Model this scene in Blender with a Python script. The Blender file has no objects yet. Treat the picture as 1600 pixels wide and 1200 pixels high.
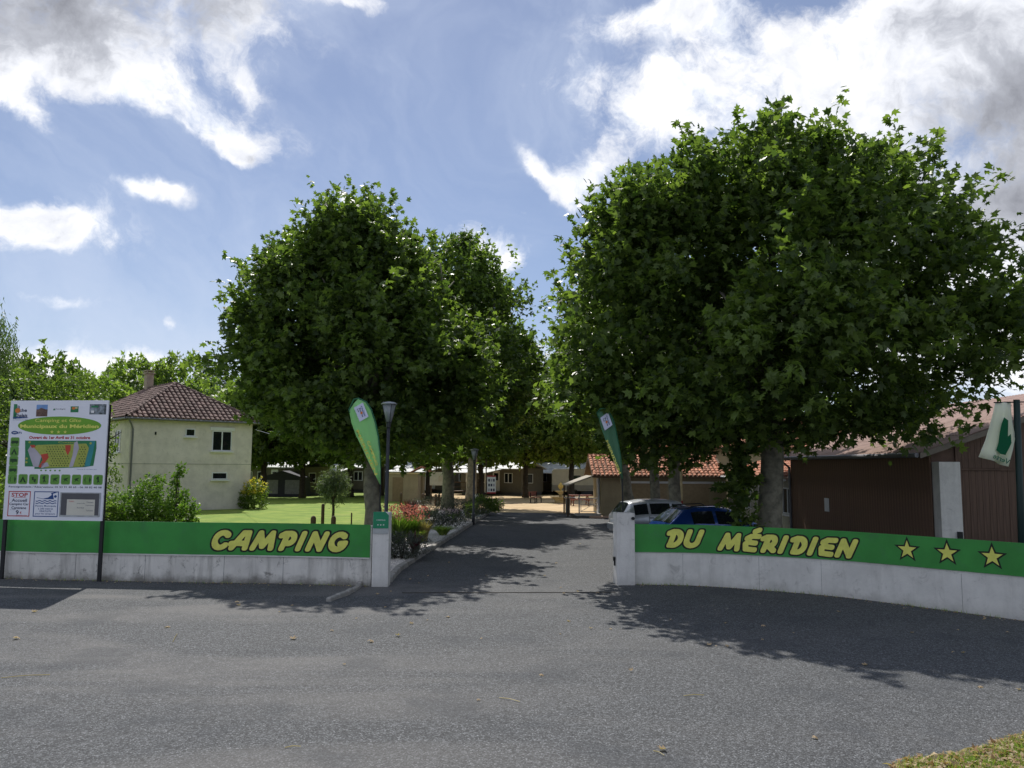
import bpy, bmesh, math, random
import numpy as np
from mathutils import Vector, Matrix

sc = bpy.context.scene
COL = sc.collection
RAD = math.radians

# ------------------------------------------------------------------ camera
F_PX, PITCH, ROLL, EYE = 1250.0, RAD(5.85), RAD(0.4), 2.8
cam_data = bpy.data.cameras.new('camera')
cam = bpy.data.objects.new('camera', cam_data)
COL.objects.link(cam)
CAM_R = Matrix.Rotation(math.pi / 2 + PITCH, 3, 'X') @ Matrix.Rotation(ROLL, 3, 'Z')
cam.matrix_world = Matrix.Translation((0, 0, EYE)) @ CAM_R.to_4x4()
cam_data.sensor_width = 36
cam_data.lens = 36 * F_PX / 1600
cam_data.clip_start = 0.1
cam_data.clip_end = 3000
sc.camera = cam


def ray(px, py):
    return CAM_R @ Vector((px - 800, 600 - py, -F_PX))


def G(px, py, z=0.0):            # point of the level z seen at a pixel of the photograph
    d = ray(px, py)
    t = (z - EYE) / d.z
    return Vector((d.x * t, d.y * t, z))


def P(px, py, y):                # point at distance y
    d = ray(px, py)
    t = y / d.y
    return Vector((d.x * t, y, EYE + d.z * t))


def pix(p):                      # world point -> pixel
    v = CAM_R.transposed() @ (Vector(p) - Vector((0, 0, EYE)))
    return (800 + v.x / -v.z * F_PX, 600 - v.y / -v.z * F_PX)


# ------------------------------------------------------------------ light
SUN_EL, SUN_AZ = RAD(49), RAD(-12)       # azimuth measured from +Y towards +X
sun_dir = Vector((math.sin(SUN_AZ) * math.cos(SUN_EL), math.cos(SUN_AZ) * math.cos(SUN_EL), math.sin(SUN_EL)))
sd = bpy.data.lights.new('sun', 'SUN')
sd.energy = 4.6
sd.angle = RAD(0.53)
sd.color = (1.0, 0.955, 0.88)
sun = bpy.data.objects.new('sun', sd)
sun.rotation_euler = sun_dir.to_track_quat('Z', 'Y').to_euler()
sun.location = (0, 0, 60)
COL.objects.link(sun)

world = bpy.data.worlds.new('World')
sc.world = world
world.use_nodes = True
nt = world.node_tree
nt.nodes.clear()


class N:
    """tiny node helper"""
    def __init__(s, tree):
        s.t = tree

    def new(s, typ, **kw):
        n = s.t.nodes.new(typ)
        for k, v in kw.items():
            setattr(n, k, v)
        return n

    def link(s, a, b):
        s.t.links.new(a, b)

    def put(s, sock, v):
        if hasattr(v, 'is_linked') or hasattr(v, 'links'):
            s.link(v, sock)
        else:
            sock.default_value = v

    def m(s, op, a, b=0.0, c=None, clamp=False):
        n = s.new('ShaderNodeMath', operation=op, use_clamp=clamp)
        s.put(n.inputs[0], a)
        s.put(n.inputs[1], b)
        if c is not None:
            s.put(n.inputs[2], c)
        return n.outputs[0]

    def dot(s, a, v):
        n = s.new('ShaderNodeVectorMath', operation='DOT_PRODUCT')
        s.put(n.inputs[0], a)
        n.inputs[1].default_value = v
        return n.outputs['Value']

    def noise(s, vec, scale, detail=4, rough=0.5, dist=0.0, lac=2.0):
        n = s.new('ShaderNodeTexNoise')
        if vec is not None:
            s.link(vec, n.inputs['Vector'])
        n.inputs['Scale'].default_value = scale
        n.inputs['Detail'].default_value = detail
        n.inputs['Roughness'].default_value = rough
        n.inputs['Distortion'].default_value = dist
        n.inputs['Lacunarity'].default_value = lac
        return n

    def ramp(s, fac, stops, interp='LINEAR'):
        n = s.new('ShaderNodeValToRGB')
        n.color_ramp.interpolation = interp
        el = n.color_ramp.elements
        while len(el) < len(stops):
            el.new(0.5)
        for e, (p, c) in zip(el, stops):
            e.position = p
            e.color = (c[0], c[1], c[2], 1) if not isinstance(c, (int, float)) else (c, c, c, 1)
        s.link(fac, n.inputs['Fac'])
        return n.outputs['Color']

    def smooth(s, v, lo, hi):
        n = s.new('ShaderNodeMapRange', interpolation_type='SMOOTHSTEP')
        s.put(n.inputs[0], v)
        n.inputs[1].default_value = lo
        n.inputs[2].default_value = hi
        n.inputs[3].default_value = 0
        n.inputs[4].default_value = 1
        return n.outputs[0]

    def mix(s, fac, a, b, typ='MIX'):
        n = s.new('ShaderNodeMix', data_type='RGBA', blend_type=typ)
        s.put(n.inputs[0], fac)
        for sock, v in ((n.inputs[6], a), (n.inputs[7], b)):
            if isinstance(v, tuple):
                sock.default_value = (v[0], v[1], v[2], 1)
            else:
                s.link(v, sock)
        return n.outputs[2]


w = N(nt)
tc = w.new('ShaderNodeTexCoord')
D = tc.outputs['Generated']
sky = w.new('ShaderNodeTexSky', sky_type='NISHITA')
sky.sun_disc = False
sky.sun_elevation = SUN_EL
sky.sun_rotation = SUN_AZ
sky.altitude = 100
sky.air_density = 1.0
sky.dust_density = 0.15
sky.ozone_density = 2.2
# clouds: a coverage field made of cloud banks at their bearings, broken up by fractal noise
warp = w.noise(D, 5.0, 6, 0.55)
wv = w.new('ShaderNodeVectorMath', operation='MULTIPLY_ADD')
w.link(warp.outputs['Color'], wv.inputs[0])
wv.inputs[1].default_value = (0.13, 0.13, 0.13)
w.link(D, wv.inputs[2])
WD = wv.outputs[0]
n1 = w.noise(WD, 9.0, 12, 0.66).outputs['Fac']
# (px, py, half width, half height, tilt deg, strength)
banks = [(90, 5, 215, 80, 3, 1.3), (300, 20, 75, 60, 70, .8), (200, 130, 140, 36, 27, 1.0), (318, 218, 55, 20, 25, .8), (30, 172, 62, 20, 38, .7),
         (372, 28, 26, 40, 0, .6), (45, 352, 88, 36, 10, 1.0), (230, 307, 46, 12, 8, .68), (130, 575, 175, 40, 6, 1.0), (250, 560, 45, 26, 20, .6),
         (267, 494, 15, 10, 20, .8), (520, 4, 80, 13, 5, .5), (1060, 34, 92, 26, -8, .85), (940, 130, 85, 26, 8, .45),
         (862, 270, 48, 15, 52, .72), (925, 270, 58, 22, -28, .85), (1075, 190, 85, 40, -5, 1.0), (1225, 100, 120, 55, -15, .72),
         (1330, 175, 120, 60, 10, .75), (1430, 60, 70, 60, -40, .9), (1535, 70, 120, 120, 20, 1.1), (1560, 330, 140, 160, 0, 1.15), (1560, 560, 130, 40, 0, .6),
         (765, 400, 62, 42, 25, 1.1), (532, 297, 18, 11, 0, .75), (55, 462, 75, 9, 2, .42), (1250, 290, 110, 80, 0, .9), (1420, 260, 110, 90, 0, .8),
         (368, 258, 16, 9, 0, .75), (388, 137, 22, 11, 35, .6), (815, 325, 12, 6, 0, .55), (870, 590, 230, 45, 0, .5), (640, 250, 230, 14, 8, .12)]
cov = None
for (bx, by, rx, ry, tilt, stg) in banks:
    c = ray(bx, by).normalized()
    e1 = (ray(bx + 10, by + 10 * math.tan(RAD(tilt))) - ray(bx, by)).normalized()
    e1 = (e1 - c * e1.dot(c)).normalized()
    e2 = c.cross(e1)
    sx, sy = math.atan(rx / F_PX), math.atan(ry / F_PX)
    a = w.dot(WD, tuple(e1 / sx))
    b = w.dot(WD, tuple(e2 / sy))
    oa = 0.065 * (e1.x + e1.y + e1.z) / sx          # the warp noise has mean 0.5
    ob = 0.065 * (e2.x + e2.y + e2.z) / sy
    a = w.m('SUBTRACT', a, oa)
    b = w.m('SUBTRACT', b, ob)
    d2 = w.m('MULTIPLY_ADD', a, a, w.m('MULTIPLY', b, b))
    g = w.m('POWER', 2.718, w.m('MULTIPLY', d2, -0.75))
    if rx > 100:
        g = w.m('MULTIPLY', g, w.m('GREATER_THAN', w.dot(D, tuple(c)), 0.0))
    g = w.m('MULTIPLY', g, stg)
    cov = g if cov is None else w.m('ADD', cov, g)
# the rest of the sky, away from these banks, carries the same broken cumulus
far = w.smooth(w.dot(D, tuple(ray(800, 420).normalized())), 0.80, 0.62)
gen = w.smooth(w.noise(D, 2.2, 3, 0.5).outputs['Fac'], 0.45, 0.65)
cov = w.m('ADD', cov, w.m('MULTIPLY', w.m('MULTIPLY', far, gen), 0.9))
cov = w.m('MINIMUM', cov, 1.05)
dens = w.m('ADD', cov, w.m('MULTIPLY', w.m('SUBTRACT', n1, 0.5), 3.0))
alpha = w.smooth(dens, 0.25, 0.98)
alpha = w.m('MULTIPLY', alpha, w.smooth(cov, 0.03, 0.45))
n2 = w.noise(WD, 15.0, 6, 0.6).outputs['Fac']
dark = None       # the two banks nearest the sun's side carry grey bases
for (bx, by, rx, ry) in ((90, 15, 260, 62), (1575, 240, 105, 170)):
    c = ray(bx, by).normalized(); e1 = (ray(bx + 10, by) - ray(bx, by)).normalized(); e1 = (e1 - c * e1.dot(c)).normalized(); e2 = c.cross(e1)
    a = w.m('SUBTRACT', w.dot(WD, tuple(e1 * (F_PX / rx))), 0.065 * (e1.x + e1.y + e1.z) * F_PX / rx)
    b = w.m('SUBTRACT', w.dot(WD, tuple(e2 * (F_PX / ry))), 0.065 * (e2.x + e2.y + e2.z) * F_PX / ry)
    g = w.m('POWER', 2.718, w.m('MULTIPLY', w.m('MULTIPLY_ADD', a, a, w.m('MULTIPLY', b, b)), -0.8))
    dark = g if dark is None else w.m('ADD', dark, g)
thick = w.m('ADD', w.m('MULTIPLY', dens, 0.20), w.m('MULTIPLY', w.m('SUBTRACT', n2, 0.5), 1.0))
thick = w.m('ADD', thick, w.m('MULTIPLY', dark, 0.42))
thick = w.m('ADD', thick, 0.17)
ccol = w.ramp(thick, [(0.16, (0.80, 0.85, 0.95)), (0.34, (1.0, 1.0, 1.02)), (0.50, (0.80, 0.82, 0.88)), (0.66, (0.50, 0.52, 0.58)), (0.95, (0.27, 0.28, 0.32))])
# thin high veil
nv = w.noise(WD, 2.6, 6, 0.62, 0.8).outputs['Fac']
veil = w.m('MULTIPLY', w.smooth(nv, 0.40, 0.74), 0.40)
sz = w.new('ShaderNodeSeparateXYZ')
w.link(D, sz.inputs[0])
hor = w.smooth(sz.outputs['Z'], 0.22, 0.0)
veil = w.m('ADD', w.m('ADD', veil, 0.18), w.m('MULTIPLY', hor, 0.42), clamp=True)
bg_sky = w.new('ShaderNodeBackground')
tint = w.mix(1.0, sky.outputs[0], (0.99, 0.95, 1.03), 'MULTIPLY')
w.link(tint, bg_sky.inputs[0])
bg_sky.inputs[1].default_value = 0.079
bg_veil = w.new('ShaderNodeBackground')
bg_veil.inputs[0].default_value = (0.66, 0.74, 0.90, 1)
bg_veil.inputs[1].default_value = 1.0
bg_cl = w.new('ShaderNodeBackground')
w.link(ccol, bg_cl.inputs[0])
bg_cl.inputs[1].default_value = 1.06
ms1 = w.new('ShaderNodeMixShader')
w.link(veil, ms1.inputs[0]); w.link(bg_sky.outputs[0], ms1.inputs[1]); w.link(bg_veil.outputs[0], ms1.inputs[2])
ms2 = w.new('ShaderNodeMixShader')
w.link(alpha, ms2.inputs[0]); w.link(ms1.outputs[0], ms2.inputs[1]); w.link(bg_cl.outputs[0], ms2.inputs[2])
wo = w.new('ShaderNodeOutputWorld')
w.link(ms2.outputs[0], wo.inputs[0])
world.cycles.sampling_method = 'MANUAL'
world.cycles.sample_map_resolution = 512

sc.view_settings.view_transform = 'Standard'
sc.view_settings.look = 'None'
sc.view_settings.exposure = 0.08
sc.view_settings.gamma = 1.0
sc.view_settings.use_curve_mapping = False

# ------------------------------------------------------------------ materials
MATS = {}


def mat(name, col, rough=0.8, var=0.12, scale=3.0, bump=0.0, bscale=None, metal=0.0, spec=0.3, col2=None, detail=5,
        island=0.0, stain=None, coat=0.0):
    """procedural material: base colour broken by fractal noise, optional second colour, optional bump"""
    if name in MATS:
        return MATS[name]
    m = bpy.data.materials.new(name)
    m.use_nodes = True
    t = N(m.node_tree)
    m.node_tree.nodes.clear()
    b = t.new('ShaderNodeBsdfPrincipled')
    o = t.new('ShaderNodeOutputMaterial')
    t.link(b.outputs[0], o.inputs[0])
    c = t.new('ShaderNodeTexCoord').outputs['Object']
    n = t.noise(c, scale, detail, 0.6).outputs['Fac']
    if col2 is None:
        lo = tuple(max(0, x * (1 - var)) for x in col)
        hi = tuple(x * (1 + var) for x in col)
    else:
        lo, hi = col, col2
    cc = t.mix(t.smooth(n, 0.3, 0.7), lo, hi)
    if island:
        g = t.new('ShaderNodeNewGeometry').outputs['Random Per Island']
        f = t.m('MULTIPLY_ADD', g, 2 * island, 1 - island)
        cx = t.new('ShaderNodeCombineXYZ')
        for i in range(3):
            t.link(f, cx.inputs[i])
        cc = t.mix(1.0, cc, cx.outputs[0], 'MULTIPLY')
    if stain:
        scol, amt, ssc = stain
        ns = t.noise(c, ssc, 6, 0.7, 0.6).outputs['Fac']
        cc = t.mix(t.m('MULTIPLY', t.smooth(ns, 0.5, 0.72), amt), cc, scol)
    t.link(cc, b.inputs['Base Color'])
    b.inputs['Roughness'].default_value = rough
    b.inputs['Metallic'].default_value = metal
    b.inputs['Specular IOR Level'].default_value = spec
    b.inputs['Coat Weight'].default_value = coat
    if bump:
        bn = t.noise(c, bscale or scale * 6, 5, 0.6).outputs['Fac']
        bp = t.new('ShaderNodeBump')
        bp.inputs['Strength'].default_value = bump
        bp.inputs['Distance'].default_value = 0.02
        t.link(bn, bp.inputs['Height'])
        t.link(bp.outputs[0], b.inputs['Normal'])
    MATS[name] = m
    return m


def leaf_mat(name, c1, c2, trans=0.35, rough=0.45, spec=0.35):
    if name in MATS:
        return MATS[name]
    m = bpy.data.materials.new(name)
    m.use_nodes = True
    t = N(m.node_tree)
    m.node_tree.nodes.clear()
    g = t.new('ShaderNodeNewGeometry')
    cc = t.mix(g.outputs['Random Per Island'], c1, c2)
    b = t.new('ShaderNodeBsdfPrincipled')
    t.link(cc, b.inputs['Base Color'])
    b.inputs['Roughness'].default_value = rough
    b.inputs['Specular IOR Level'].default_value = spec
    tr = t.new('ShaderNodeBsdfTranslucent')
    tc_ = t.mix(1.0, cc, (1.9, 2.1, 0.9), 'MULTIPLY')
    t.link(tc_, tr.inputs[0])
    ms = t.new('ShaderNodeMixShader')
    ms.inputs[0].default_value = trans
    t.link(b.outputs[0], ms.inputs[1])
    t.link(tr.outputs[0], ms.inputs[2])
    o = t.new('ShaderNodeOutputMaterial')
    t.link(ms.outputs[0], o.inputs[0])
    MATS[name] = m
    return m


def asphalt_mat():
    m = bpy.data.materials.new('asphalt')
    m.use_nodes = True
    t = N(m.node_tree)
    m.node_tree.nodes.clear()
    b = t.new('ShaderNodeBsdfPrincipled')
    o = t.new('ShaderNodeOutputMaterial')
    t.link(b.outputs[0], o.inputs[0])
    c = t.new('ShaderNodeTexCoord').outputs['Object']
    v = t.new('ShaderNodeTexVoronoi')
    t.link(c, v.inputs['Vector'])
    v.inputs['Scale'].default_value = 66
    sp = t.new('ShaderNodeSeparateColor')
    t.link(v.outputs['Color'], sp.inputs[0])
    stone = t.ramp(sp.outputs[0], [(0.0, 0.028), (0.40, 0.075), (0.72, 0.155), (0.92, 0.28), (1.0, 0.48)])
    v2 = t.new('ShaderNodeTexVoronoi')
    t.link(c, v2.inputs['Vector'])
    v2.inputs['Scale'].default_value = 30
    sp2 = t.new('ShaderNodeSeparateColor')
    t.link(v2.outputs['Color'], sp2.inputs[0])
    stone = t.mix(0.38, stone, t.ramp(sp2.outputs[1], [(0.0, 0.045), (0.6, 0.11), (1.0, 0.24)]))
    # gaps between the stones
    stone = t.mix(t.m('MULTIPLY', t.smooth(v.outputs['Distance'], 0.42, 0.75), 0.55), stone, (0.03, 0.031, 0.034))
    # dusty wheel lanes that cross towards the gate, and dark patches of newer binder
    mp = t.new('ShaderNodeMapping')
    t.link(c, mp.inputs[0])
    mp.inputs['Scale'].default_value = (0.32, 1.25, 1)
    mp.inputs['Rotation'].default_value = (0, 0, 0.12)
    dust = t.smooth(t.noise(mp.outputs[0], 0.42, 5, 0.55, 0.5).outputs['Fac'], 0.44, 0.66)
    sx = t.new('ShaderNodeSeparateXYZ')
    t.link(c, sx.inputs[0])
    left = t.smooth(sx.outputs['X'], 3.5, -4.0)
    near = t.smooth(sx.outputs['Y'], 27.0, 17.0)
    dust = t.m('MULTIPLY', dust, t.m('MULTIPLY', near, t.m('MULTIPLY_ADD', left, 0.75, 0.22)))
    cc = t.mix(t.m('MULTIPLY', dust, 0.5), stone, (0.235, 0.215, 0.195))
    big = t.noise(c, 0.7, 6, 0.6).outputs['Fac']
    cc = t.mix(t.m('MULTIPLY', t.smooth(big, 0.50, 0.66), 0.38), cc, (0.045, 0.05, 0.058))
    cc = t.mix(1.0, cc, (0.75, 0.785, 0.83), 'MULTIPLY')
    t.link(cc, b.inputs['Base Color'])
    b.inputs['Roughness'].default_value = 0.82
    b.inputs['Specular IOR Level'].default_value = 0.35
    bp = t.new('ShaderNodeBump')
    bp.inputs['Strength'].default_value = 0.6
    bp.inputs['Distance'].default_value = 0.012
    t.link(t.m('ADD', t.m('MULTIPLY', v.outputs['Distance'], -1), sp.outputs[1]), bp.inputs['Height'])
    t.link(bp.outputs[0], b.inputs['Normal'])
    return m


def render_wall_mat(name, base, dirty, amt):
    """rendered concrete, with rain streaks and grime near the ground"""
    m = bpy.data.materials.new(name)
    m.use_nodes = True
    t = N(m.node_tree)
    m.node_tree.nodes.clear()
    b = t.new('ShaderNodeBsdfPrincipled')
    o = t.new('ShaderNodeOutputMaterial')
    t.link(b.outputs[0], o.inputs[0])
    c = t.new('ShaderNodeTexCoord').outputs['Object']
    n = t.noise(c, 1.3, 7, 0.65).outputs['Fac']
    cc = t.mix(t.smooth(n, 0.35, 0.65), base, tuple(x * 0.84 for x in base))
    mp = t.new('ShaderNodeMapping')
    t.link(c, mp.inputs[0])
    mp.inputs['Scale'].default_value = (3.4, 3.4, 0.35)
    st = t.smooth(t.noise(mp.outputs[0], 1.2, 6, 0.7).outputs['Fac'], 0.47, 0.68)
    cc = t.mix(t.m('MULTIPLY', st, amt * .55), cc, dirty)
    sx = t.new('ShaderNodeSeparateXYZ')
    t.link(c, sx.inputs[0])
    low = t.smooth(t.m('ADD', sx.outputs['Z'], t.m('MULTIPLY', t.noise(c, 2.3, 6, 0.7).outputs['Fac'], 0.55)), 0.52, 0.22)
    cc = t.mix(t.m('MULTIPLY', low, min(1, amt * 1.2)), cc, dirty)
    spots = t.smooth(t.noise(c, 3.2, 9, 0.80, 0.7).outputs['Fac'], 0.54, 0.66)
    cc = t.mix(t.m('MULTIPLY', spots, amt * 0.9), cc, tuple(x * 0.5 for x in dirty))
    t.link(cc, b.inputs['Base Color'])
    b.inputs['Roughness'].default_value = 0.9
    b.inputs['Specular IOR Level'].default_value = 0.2
    bp = t.new('ShaderNodeBump')
    bp.inputs['Strength'].default_value = 0.35
    bp.inputs['Distance'].default_value = 0.02
    t.link(t.noise(c, 16, 6, 0.7).outputs['Fac'], bp.inputs['Height'])
    t.link(bp.outputs[0], b.inputs['Normal'])
    return m


ASPH = asphalt_mat()
WALL_L = render_wall_mat('stained_render', (0.74, 0.71, 0.66), (0.17, 0.16, 0.14), 0.75)
WALL_R = render_wall_mat('white_render', (0.74, 0.72, 0.68), (0.34, 0.33, 0.30), 0.36)
PILLAR = render_wall_mat('pillar_render', (0.72, 0.70, 0.67), (0.36, 0.35, 0.32), 0.36)
HOUSE = render_wall_mat('cream_render', (0.80, 0.73, 0.66), (0.50, 0.46, 0.40), 0.3)
GREYW = render_wall_mat('grey_render', (0.44, 0.42, 0.36), (0.28, 0.27, 0.24), 0.4)
TANW = render_wall_mat('tan_render', (0.40, 0.33, 0.21), (0.30, 0.25, 0.17), 0.35)
GREEN = mat('green_sign_paint', (0.038, 0.26, 0.045), 0.45, 0.12, 1.5, spec=0.4, stain=((0.05, 0.19, 0.07), .6, 2.2))
GREEN2 = mat('green_plaque', (0.02, 0.23, 0.11), 0.4, 0.05)
YELL = mat('yellow_paint', (0.72, 0.72, 0.15), 0.5, 0.10, 5)
BLACK = mat('black_paint', (0.012, 0.014, 0.012), 0.5, 0.1)
WHITE = mat('white_paint', (0.80, 0.80, 0.80), 0.5, 0.03)
BOARDW = mat('billboard_white', (0.78, 0.79, 0.86), 0.45, 0.02, 1.0)
RED = mat('red_print', (0.45, 0.03, 0.04), 0.5, 0.05)
BLUE = mat('blue_print', (0.02, 0.07, 0.24), 0.5, 0.05)
NAVY = mat('navy_print', (0.04, 0.05, 0.10), 0.5, 0.05)
OVALG = mat('oval_green', (0.16, 0.36, 0.03), 0.5, 0.05)
ICONG = mat('icon_green', (0.12, 0.30, 0.05), 0.5, 0.12, 30)
ICOND = mat('icon_dark', (0.02, 0.06, 0.02), 0.5, 0.1)
MAPG = mat('map_green', (0.03, 0.20, 0.08), 0.5, 0.1, 8)
MAPY = mat('map_yellow', (0.36, 0.40, 0.08), 0.5, 0.15, 30)
MAPR = mat('map_red', (0.50, 0.07, 0.04), 0.5, 0.1)
MAPB = mat('map_blue', (0.04, 0.26, 0.28), 0.5, 0.1)
MAPV = mat('map_grey', (0.45, 0.42, 0.48), 0.5, 0.1)
PHOTO = mat('photo_print', (0.03, 0.04, 0.04), 0.4, col2=(0.35, 0.40, 0.45), scale=9, var=0.4)
PHOTO2 = mat('photo_house', (0.10, 0.05, 0.04), 0.4, col2=(0.18, 0.11, 0.08), scale=14, var=0.4)
SKYP = mat('photo_sky', (0.18, 0.32, 0.60), 0.4)
ORANGE = mat('orange_print', (0.65, 0.20, 0.04), 0.5, 0.05)
GREYF = mat('grey_frame', (0.10, 0.10, 0.11), 0.5, 0.05)
DARKM = mat('dark_metal', (0.018, 0.02, 0.022), 0.45, 0.15, metal=0.2)
POSTB = mat('black_post', (0.02, 0.02, 0.022), 0.5, 0.1)
LAMPP = mat('lamp_paint', (0.035, 0.037, 0.045), 0.4, 0.12, 6, spec=0.4)
STEEL = mat('galvanised', (0.42, 0.44, 0.46), 0.42, 0.15, 8, metal=0.6)
KERB = mat('kerb_stone', (0.30, 0.29, 0.27), 0.9, 0.2, 5, 0.4, 30, stain=((0.10, 0.08, 0.06), .7, 4))
GRAVEL = mat('white_gravel', (0.52, 0.50, 0.48), 0.9, var=0.3, scale=40, bump=0.9, bscale=60, col2=(0.80, 0.76, 0.72))
PEB = mat('white_pebble', (0.66, 0.62, 0.58), 0.85, 0.1, 10, island=0.25)
LAWN = mat('lawn', (0.13, 0.22, 0.03), 0.95, col2=(0.24, 0.32, 0.05), scale=0.9, detail=9, bump=0.8, bscale=25, stain=((0.30, 0.32, 0.09), .6, 0.5))
ROUGHG = mat('rough_grass', (0.06, 0.10, 0.03), 0.95, col2=(0.16, 0.17, 0.06), scale=1.2, detail=9, bump=0.8, bscale=25)
DIRT = mat('sandy_ground', (0.50, 0.36, 0.20), 0.95, col2=(0.66, 0.49, 0.30), scale=0.5, detail=8, bump=0.4, bscale=12, stain=((0.22, 0.24, 0.08), .55, 0.35))
CONC = mat('pale_concrete', (0.55, 0.53, 0.50), 0.9, 0.12, 3)
PINKC = mat('pinkish_slab', (0.58, 0.40, 0.30), 0.9, 0.12, 3)
TILE_H = mat('brown_tile', (0.15, 0.098, 0.085), 0.85, 0.35, 2.2, island=0.3)
TILE_O = mat('orange_tile', (0.50, 0.22, 0.13), 0.85, 0.25, 2.0, island=0.25)
SHEET_P = mat('pink_roof_sheet', (0.52, 0.37, 0.32), 0.85, 0.16, 1.2, stain=((0.30, 0.16, 0.12), .6, 1.0))
BROWN = mat('brown_boards', (0.21, 0.128, 0.09), 0.75, 0.25, 2.0, 0.2, 20)
BROWND = mat('dark_brown_boards', (0.12, 0.075, 0.055), 0.75, 0.25, 2.0, 0.2, 20)
TIMBER = mat('timber', (0.09, 0.06, 0.04), 0.85, 0.25, 6)
GLASS = mat('window_glass', (0.012, 0.015, 0.018), 0.06, 0.1, spec=0.8)
FRAMEW = mat('white_pvc', (0.74, 0.75, 0.77), 0.4, 0.03)
ZINC = mat('zinc', (0.20, 0.20, 0.22), 0.5, 0.1, metal=0.3)
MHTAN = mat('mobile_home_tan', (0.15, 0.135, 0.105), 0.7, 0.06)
MHROOF = mat('mobile_home_roof', (0.52, 0.53, 0.53), 0.6, 0.12)
CARAV = mat('caravan_white', (0.55, 0.56, 0.54), 0.45, 0.05)
TENT = mat('tent_cloth', (0.05, 0.05, 0.07), 0.8, 0.1)
CARS = mat('silver_car_paint', (0.50, 0.52, 0.55), 0.28, 0.03, metal=0.55, coat=0.6)
CARB = mat('blue_car_paint', (0.014, 0.06, 0.26), 0.25, 0.05, metal=0.35, coat=0.8)
RUBBER = mat('rubber', (0.02, 0.02, 0.02), 0.9, 0.1)
TRIM = mat('black_trim', (0.02, 0.02, 0.022), 0.5, 0.1)
REDLIGHT = mat('red_lens', (0.40, 0.01, 0.01), 0.2, 0.05, spec=0.6)
BARK = mat('plane_bark', (0.10, 0.095, 0.075), 0.9, col2=(0.26, 0.24, 0.18), scale=3.5, bump=0.5, bscale=14)
BARKD = mat('dark_bark', (0.05, 0.04, 0.03), 0.9, 0.3, 5, 0.6, 20)
L_NEAR = leaf_mat('plane_leaf', (0.042, 0.075, 0.022), (0.14, 0.195, 0.048), 0.44, 0.42, 0.3)
L_FAR = leaf_mat('far_leaf', (0.055, 0.095, 0.02), (0.14, 0.195, 0.045), 0.48)
L_YEL = leaf_mat('light_leaf', (0.085, 0.14, 0.035), (0.18, 0.235, 0.065), 0.50)
L_DARK = leaf_mat('conifer_leaf', (0.012, 0.03, 0.012), (0.035, 0.06, 0.022), 0.12)
L_SILV = leaf_mat('silver_leaf', (0.09, 0.12, 0.07), (0.16, 0.20, 0.12), 0.25, 0.6, 0.15)
L_WILL = leaf_mat('willow_leaf', (0.06, 0.10, 0.035), (0.12, 0.17, 0.06), 0.32)
L_SHRUB = leaf_mat('shrub_leaf', (0.05, 0.12, 0.015), (0.16, 0.24, 0.05), 0.34, 0.5, 0.2)
L_GOLD = leaf_mat('golden_leaf', (0.42, 0.36, 0.05), (0.58, 0.48, 0.09), 0.35)
L_STRAW = leaf_mat('straw_blade', (0.30, 0.24, 0.10), (0.46, 0.38, 0.18), 0.3)
L_RED = leaf_mat('red_flower', (0.28, 0.05, 0.09), (0.52, 0.20, 0.24), 0.35)
L_PURP = leaf_mat('purple_leaf', (0.06, 0.015, 0.025), (0.14, 0.04, 0.06), 0.25)
L_LILAC = leaf_mat('lilac_flower', (0.42, 0.28, 0.48), (0.60, 0.50, 0.62), 0.35)
L_DRY = leaf_mat('dry_leaf', (0.26, 0.15, 0.08), (0.52, 0.42, 0.28), 0.2, 0.7, 0.2)
L_GRASS = leaf_mat('grass_blade', (0.10, 0.19, 0.03), (0.28, 0.34, 0.09), 0.35)
L_GREYG = leaf_mat('grey_green_leaf', (0.045, 0.055, 0.045), (0.12, 0.13, 0.11), 0.2)
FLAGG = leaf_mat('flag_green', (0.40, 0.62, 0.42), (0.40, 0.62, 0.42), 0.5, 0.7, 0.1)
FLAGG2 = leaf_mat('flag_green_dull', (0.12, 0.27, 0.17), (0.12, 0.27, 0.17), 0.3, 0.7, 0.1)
FLAGH = mat('flag_hem', (0.03, 0.14, 0.07), 0.8, 0.1)
FLAGW = leaf_mat('flag_white', (0.72, 0.72, 0.70), (0.72, 0.72, 0.70), 0.3, 0.8, 0.1)
CREAMST = mat('cream_stone', (0.58, 0.47, 0.26), 0.9, 0.15, 6)
BENCHR = mat('red_wood', (0.22, 0.075, 0.05), 0.7, 0.15)
LAMPG = mat('lantern_glass', (0.22, 0.24, 0.25), 0.15, 0.1, spec=0.6)


# ------------------------------------------------------------------ building helpers
def prop(o, label=None, cat=None, group=None, kind=None):
    if label: o['label'] = label
    if cat: o['category'] = cat
    if group: o['group'] = group
    if kind: o['kind'] = kind
    return o


def thing(name, label, cat, loc=(0, 0, 0), rot=0.0, group=None):
    o = bpy.data.objects.new(name, None)
    o.empty_display_size = 0.2
    COL.objects.link(o)
    o.location = loc
    o.rotation_euler = (0, 0, rot)
    return prop(o, label, cat, group)


def link_mesh(name, me, m, parent=None, loc=None, kind=None):
    o = bpy.data.objects.new(name, me)
    COL.objects.link(o)
    if m is not None and len(me.materials) == 0:
        me.materials.append(m)
    if parent is not None:
        o.parent = parent
    if loc is not None:
        o.location = loc
    if kind:
        o['kind'] = kind
    return o


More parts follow.
